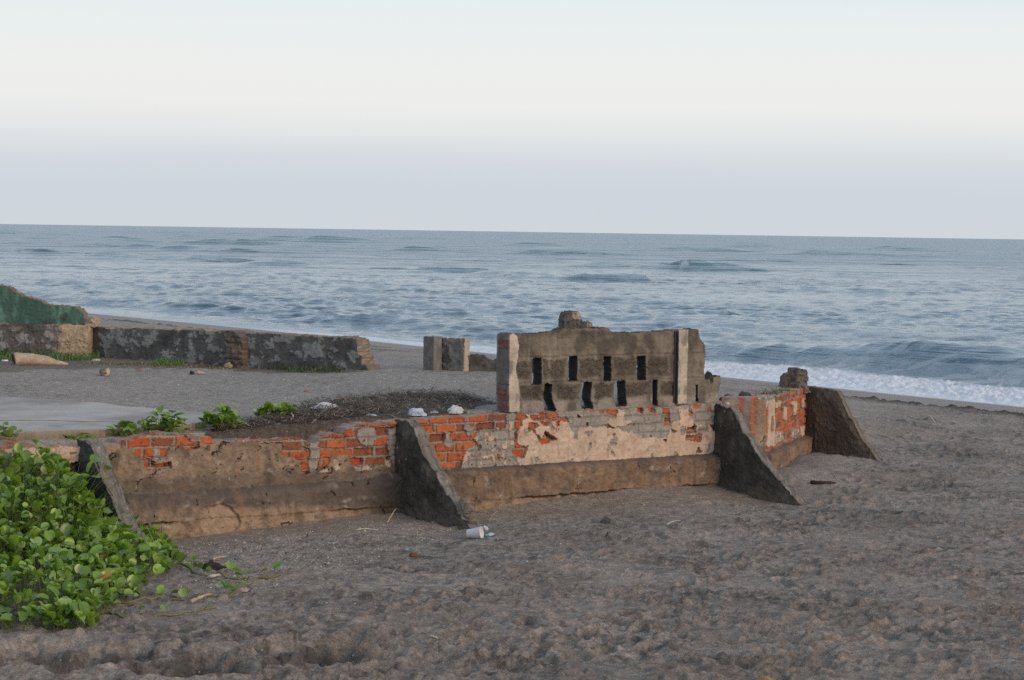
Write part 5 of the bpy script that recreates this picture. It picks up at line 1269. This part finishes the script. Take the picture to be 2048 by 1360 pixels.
def blades(name, pos, h, lean, width, cols, parent=None):
    n = len(pos); r = np.random.default_rng(n + 3); ang = r.uniform(0, 6.283, n); ld = np.stack([np.cos(ang), np.sin(ang)], 1) * (lean * h)[:, None]
    wd = np.stack([-np.sin(ang + r.normal(0, 1, n)), np.cos(ang)], 1) * width[:, None]
    P = []
    for t, wk in ((0, 1), (0.5, 0.8), (1.0, 0.08)):
        c = pos.copy(); c[:, :2] += ld * t * t; c[:, 2] += h * t * (1 - 0.15 * lean * t)
        l = c.copy(); l[:, :2] -= wd * wk; rr = c.copy(); rr[:, :2] += wd * wk; P += [l, rr]
    V = np.stack(P, 1); q = np.array([[0, 1, 3, 2], [2, 3, 5, 4]]); Q = (q[None] + (np.arange(n) * 6)[:, None, None]).reshape(-1, 4)
    return mk(name, V.reshape(-1, 3), Q, M_LEAF, parent, np.repeat(cols, 6, 0), True)
# grass blades pushing through the mat
m = (un[:, 0] > -7.6) & (un[:, 1] < 1.5); gi = np.nonzero(m)[0]; gi = gi[vr.integers(0, len(gi), 420)]
gpos = np.stack([X[gi], Y[gi], zg[gi]], 1); gpos[:, :2] += vr.normal(0, 0.05, (420, 2))
o = blades('grass', gpos, hh[gi] + vr.uniform(0.05, 0.2, 420), vr.uniform(0.3, 1.0, 420), vr.uniform(0.0025, 0.005, 420), np.array([0.13, 0.22, 0.045]) * vr.uniform(0.6, 1.4, (420, 1)))
tag(o, 'thin green grass blades growing up through the vine mat', 'grass', None, 'stuff')

def clump(px, py, z0, r, h, n, seed, label, tall=0.0, plane=None):
    rr = np.random.default_rng(seed); q = on_ground(px, py, z0) if plane is None else plane
    e = empty('vine_clump', q); tag(e, label, 'plant', 'vine clumps behind the wall')
    a = rr.uniform(0, 6.283, n); d = r * np.sqrt(rr.random(n))
    P = np.stack([q[0] + d * np.cos(a), q[1] + 0.6 * d * np.sin(a), q[2] + h * (0.12 + 0.88 * rr.random(n)) * (1 - 0.5 * (d / r) ** 2)], 1)
    b = np.stack([q[0] + 0.4 * d * np.cos(a), q[1] + 0.3 * d * np.sin(a), np.full(n, q[2] - 0.01)], 1)
    par_to(leaves('foliage', P, rr.uniform(0.045, 0.085, n), rr.uniform(0, 6.283, n), rr.normal(0.35, 0.45, n), rr.normal(0, 0.35, n), leaf_cols(n, rr), None, rr.uniform(0.5, 1.5, n), b), e)
    return e
clump(262, 873, 0.78, 0.15, 0.14, 34, 1, 'vine clump leaning left at the front edge of the concrete floor')
clump(330, 868, 0.78, 0.17, 0.19, 70, 2, 'bushiest vine clump right behind the lowest red bricks')
clump(448, 858, 0.78, 0.18, 0.17, 70, 3, 'vine clump between the bushiest clump and the trailing one')
clump(552, 836, 0.80, 0.17, 0.11, 60, 4, 'flat vine clump trailing onto the dry twigs')
clump(152, 890, 0.76, 0.10, 0.08, 16, 5, 'small vine clump beside the top of the leaf covered buttress')
clump(12, 885, 0.76, 0.09, 0.17, 14, 6, 'sprig of vine leaves at the left edge above the mat')
clump(620, 872, 0.78, 0.05, 0.06, 10, 7, 'tiny pale green seedling in the dry twigs')
# sprig climbing past the buttress
sq0 = wpt(-6.52, 0.62, 0.1); e = empty('vine_sprig', sq0); tag(e, 'vine sprig climbing in front of the dark buttress side', 'plant')
rr = np.random.default_rng(9); ptl = [at_plane(x, y, 0.45) for x, y in ((236, 1010), (222, 985), (205, 960), (196, 940), (190, 925))]
V, Fs = tube(np.array([wpt(-6.5, 0.5, 0.05)] + ptl), 0.005, 6); par_to(mk('stem', V, Fs, M_STEM, None, np.tile([0.20, 0.17, 0.08], (len(V), 1)), True), e)
lp = np.array([at_plane(x, y, 0.45 + 0.06 * rr.normal()) for x, y in ((185, 925), (200, 955), (178, 985), (215, 940), (222, 955), (176, 945), (228, 1025), (250, 1035), (205, 1015), (262, 1050), (270, 1065), (195, 1040), (180, 1060), (240, 1060))])
par_to(leaves('foliage', lp, rr.uniform(0.065, 0.10, len(lp)), rr.uniform(0, 6.28, len(lp)), rr.normal(0.6, 0.4, len(lp)), rr.normal(0, 0.4, len(lp)), leaf_cols(len(lp), rr)), e)
# runners creeping out over the sand
def runner(pts, seed, label, nl, ls=0.066):
    rr = np.random.default_rng(seed); K = np.array([on_ground(x, y) for x, y in pts]); t = np.linspace(0, len(K) - 1, 40)
    P = np.stack([np.interp(t, np.arange(len(K)), K[:, i]) for i in range(3)], 1); P[:, 0] += 0.008 * np.sin(t * 7); P[:, 1] += 0.03 * np.sin(t * 5); P[:, 2] = ground_z(P[:, 0], P[:, 1]) + 0.006
    e = empty('vine_runner', P[0]); tag(e, label, 'plant', 'vine runners on the sand')
    V, Fs = tube(P, np.linspace(0.008, 0.0045, 40), 6); par_to(mk('stem', V, Fs, M_STEM, None, np.tile([0.20, 0.185, 0.07], (len(V), 1)), True), e)
    i = np.sort(rr.choice(np.arange(2, 40), nl, replace=False)); b = P[i]; l = b + np.stack([rr.normal(0, 0.02, nl), rr.normal(0, 0.03, nl), rr.uniform(0.02, 0.055, nl)], 1)
    par_to(leaves('foliage', l, rr.uniform(0.7, 1.15, nl) * ls, rr.uniform(0, 6.28, nl), rr.normal(0.7, 0.3, nl), rr.normal(0, 0.3, nl), leaf_cols(nl, rr), None, rr.uniform(1.0, 2.5, nl), b), e)
runner(((180, 1210), (260, 1206), (350, 1198), (430, 1195), (470, 1188)), 21, 'long vine runner crossing the sand under the bent tan stick', 14)
runner(((360, 1128), (400, 1150), (470, 1158), (520, 1158), (560, 1152)), 22, 'vine runner with leaves around the charred lump', 13, 0.06)
runner(((190, 1228), (260, 1234), (340, 1232), (430, 1218)), 23, 'thin nearly bare vine runner, lowest of the long ones', 7, 0.04)
runner(((120, 1245), (150, 1258), (175, 1266)), 24, 'short vine runner at the front tip of the mat', 7, 0.075)

# ------------------------------------------------------------------ ground litter one cannot count
gr = np.random.default_rng(31)
def scatter(poly, n, z0, jit=0.15):
    pts = np.array([on_z(x, y, z0)[:2] for x, y in poly]); out = []
    x = gr.uniform(pts[:, 0].min(), pts[:, 0].max(), n * 8); y = gr.uniform(pts[:, 1].min(), pts[:, 1].max(), n * 8)
    k = inpoly(x + jit * 0.6 * fbm(x * 3, y * 3, 5, 3), y + jit * 1.5 * fbm(x * 2, y * 2, 6, 3), pts); x, y = x[k][:n], y[k][:n]
    z = ground_z(x, y); k = np.abs(z - z0) < 0.35
    return np.stack([x, y, z], 1)[k]
# dry twigs behind the stepped bricks
tp = scatter(((370, 905), (430, 868), (530, 842), (640, 815), (800, 803), (930, 806), (995, 826), (900, 850), (700, 918)), 3600, 0.73)
tp = np.concatenate([tp, scatter(((380, 884), (440, 862), (560, 846), (780, 834), (770, 848), (690, 860), (600, 876), (480, 884)), 1500, 0.72, 0.05)])
n = len(tp); a = gr.uniform(0, 6.28, n); ln = gr.uniform(0.04, 0.26, n) * gr.random(n) ** 0.5 + 0.03
d = np.stack([np.cos(a) * ln, np.sin(a) * ln, gr.normal(0, 0.12, n) * ln], 1); lift = gr.uniform(0, 0.05, (n, 1)) * np.array([0, 0, 1.0])
tc_ = np.where(gr.random((n, 1)) < 0.28, np.array([0.38, 0.31, 0.24]), np.array([0.115, 0.088, 0.070])) * gr.uniform(0.6, 1.3, (n, 1))
o = stems('dry_twigs', tp + lift - d / 2, tp + lift + d / 2 + np.array([0, 0, 0.01]), gr.uniform(0.0022, 0.0055, n), tc_, None, 0.012)
tag(o, 'tangle of dry brown twigs on the terrace behind the stepped bricks', 'twigs', None, 'stuff')
# grass strips below the far walls
def grass(name, lists, label, hgt, col):
    P = np.concatenate([scatter(pl, k, 0.83, 0.1) for pl, k in lists]); n = len(P)
    o = blades(name, P, gr.uniform(0.3, 1.0, n) * hgt, gr.uniform(0.4, 1.4, n), gr.uniform(0.003, 0.008, n), np.array(col) * gr.uniform(0.55, 1.4, (n, 1)))
    return tag(o, label, 'grass', None, 'stuff')
grass('grass', [(((-150, 708), (-150, 694), (60, 694), (150, 700), (200, 706), (190, 714), (60, 714)), 2600), (((190, 706), (210, 696), (280, 700), (260, 708)), 260), (((300, 722), (330, 712), (365, 718), (360, 724)), 260), (((405, 716), (440, 706), (450, 716)), 240)],
      'green grass strip in front of the green wall and low grey wall', 0.105, (0.105, 0.185, 0.035))
grass('low_weeds', [(((500, 722), (560, 718), (640, 732), (690, 744), (600, 740)), 700)], 'olive weeds along the foot of the low grey wall', 0.10, (0.075, 0.10, 0.030))
grass('dry_grass', [(((130, 716), (300, 716), (470, 724), (470, 730), (300, 726)), 700)], 'sparse yellow brown dry grass before the far walls', 0.04, (0.20, 0.145, 0.06))
q = np.array([at_p2(x, y, -0.2) for x, y in ((1528, 789), (1545, 788), (1560, 786), (1572, 783))]); n = 320; k = gr.integers(0, 4, n)
P = q[k] + gr.normal(0, 0.05, (n, 3)) * np.array([1, 1.2, 0.1]); P[:, 2] -= 0.04
tag(blades('weeds', P, gr.uniform(0.04, 0.11, n), gr.uniform(0.3, 1.0, n), gr.uniform(0.003, 0.006, n), np.array([0.085, 0.095, 0.035]) * gr.uniform(0.5, 1.5, (n, 1))), 'olive weed tuft growing on the wall top near the post stump', 'weeds', None, 'stuff')
# shell bits
sp_ = np.concatenate([scatter(((330, 1085), (560, 1062), (800, 1045), (900, 1080), (700, 1120), (560, 1180), (380, 1180)), 2600, 0.0, 0.3), scatter(((300, 1060), (1000, 1020), (1500, 990), (1600, 1050), (1100, 1250), (400, 1260)), 1500, 0.0, 0.3),
                      scatter(((0, 790), (200, 735), (600, 745), (1000, 770), (990, 810), (600, 805), (420, 820)), 1400, 0.8, 0.1)])
n = len(sp_); sz = gr.uniform(0.0025, 0.007, n) * (1 + 1.0 * (gr.random(n) < 0.04)); tet = np.array([[1, 0, 0], [-0.5, 0.8, 0], [-0.5, -0.8, 0], [0.1, 0, 0.7]])
ang = gr.uniform(0, 6.28, n); c, s = np.cos(ang), np.sin(ang)
V = tet[None] * sz[:, None, None] * np.stack([gr.uniform(0.7, 1.8, n), np.ones(n), gr.uniform(0.6, 1.2, n)], 1)[:, None]
V = np.stack([V[..., 0] * c[:, None] - V[..., 1] * s[:, None], V[..., 0] * s[:, None] + V[..., 1] * c[:, None], V[..., 2]], -1) + sp_[:, None]
tri = np.array([[0, 1, 3], [1, 2, 3], [2, 0, 3]]); T = (tri[None] + (np.arange(n) * 4)[:, None, None]).reshape(-1, 3)
sc_ = np.where(gr.random((n, 1)) < 0.6, np.array([0.58, 0.54, 0.48]), np.array([0.32, 0.24, 0.18])) * gr.uniform(0.6, 1.15, (n, 1))
tag(mk('shell_bits', V.reshape(-1, 3), T, M_ROCK, None, np.repeat(sc_, 4, 0)), 'white and tan shell bits scattered over the dark sand', 'shells', None, 'stuff')

# bits of dry stalk and bark washed along the wall foot
dp = np.concatenate([scatter(((300, 1090), (560, 1066), (800, 1046), (960, 1080), (760, 1150), (420, 1200), (330, 1200)), 260, 0.0, 0.3), scatter(((960, 1040), (1450, 1000), (1600, 1040), (1500, 1150), (1000, 1150)), 120, 0.0, 0.3)])
n = len(dp); a = gr.uniform(0, 6.28, n); ln = gr.uniform(0.015, 0.07, n)
d = np.stack([np.cos(a) * ln, np.sin(a) * ln, gr.normal(0, 0.1, n) * ln], 1)
dc = np.where(gr.random((n, 1)) < 0.4, np.array([0.33, 0.25, 0.17]), np.array([0.050, 0.040, 0.034])) * gr.uniform(0.7, 1.3, (n, 1))
tag(stems('dry_debris', dp - d / 2 + np.array([0, 0, 0.004]), dp + d / 2 + np.array([0, 0, 0.010]), gr.uniform(0.002, 0.006, n), dc, None, 0.004), 'bits of dry stalk and bark strewn along the foot of the wall', 'debris', None, 'stuff')
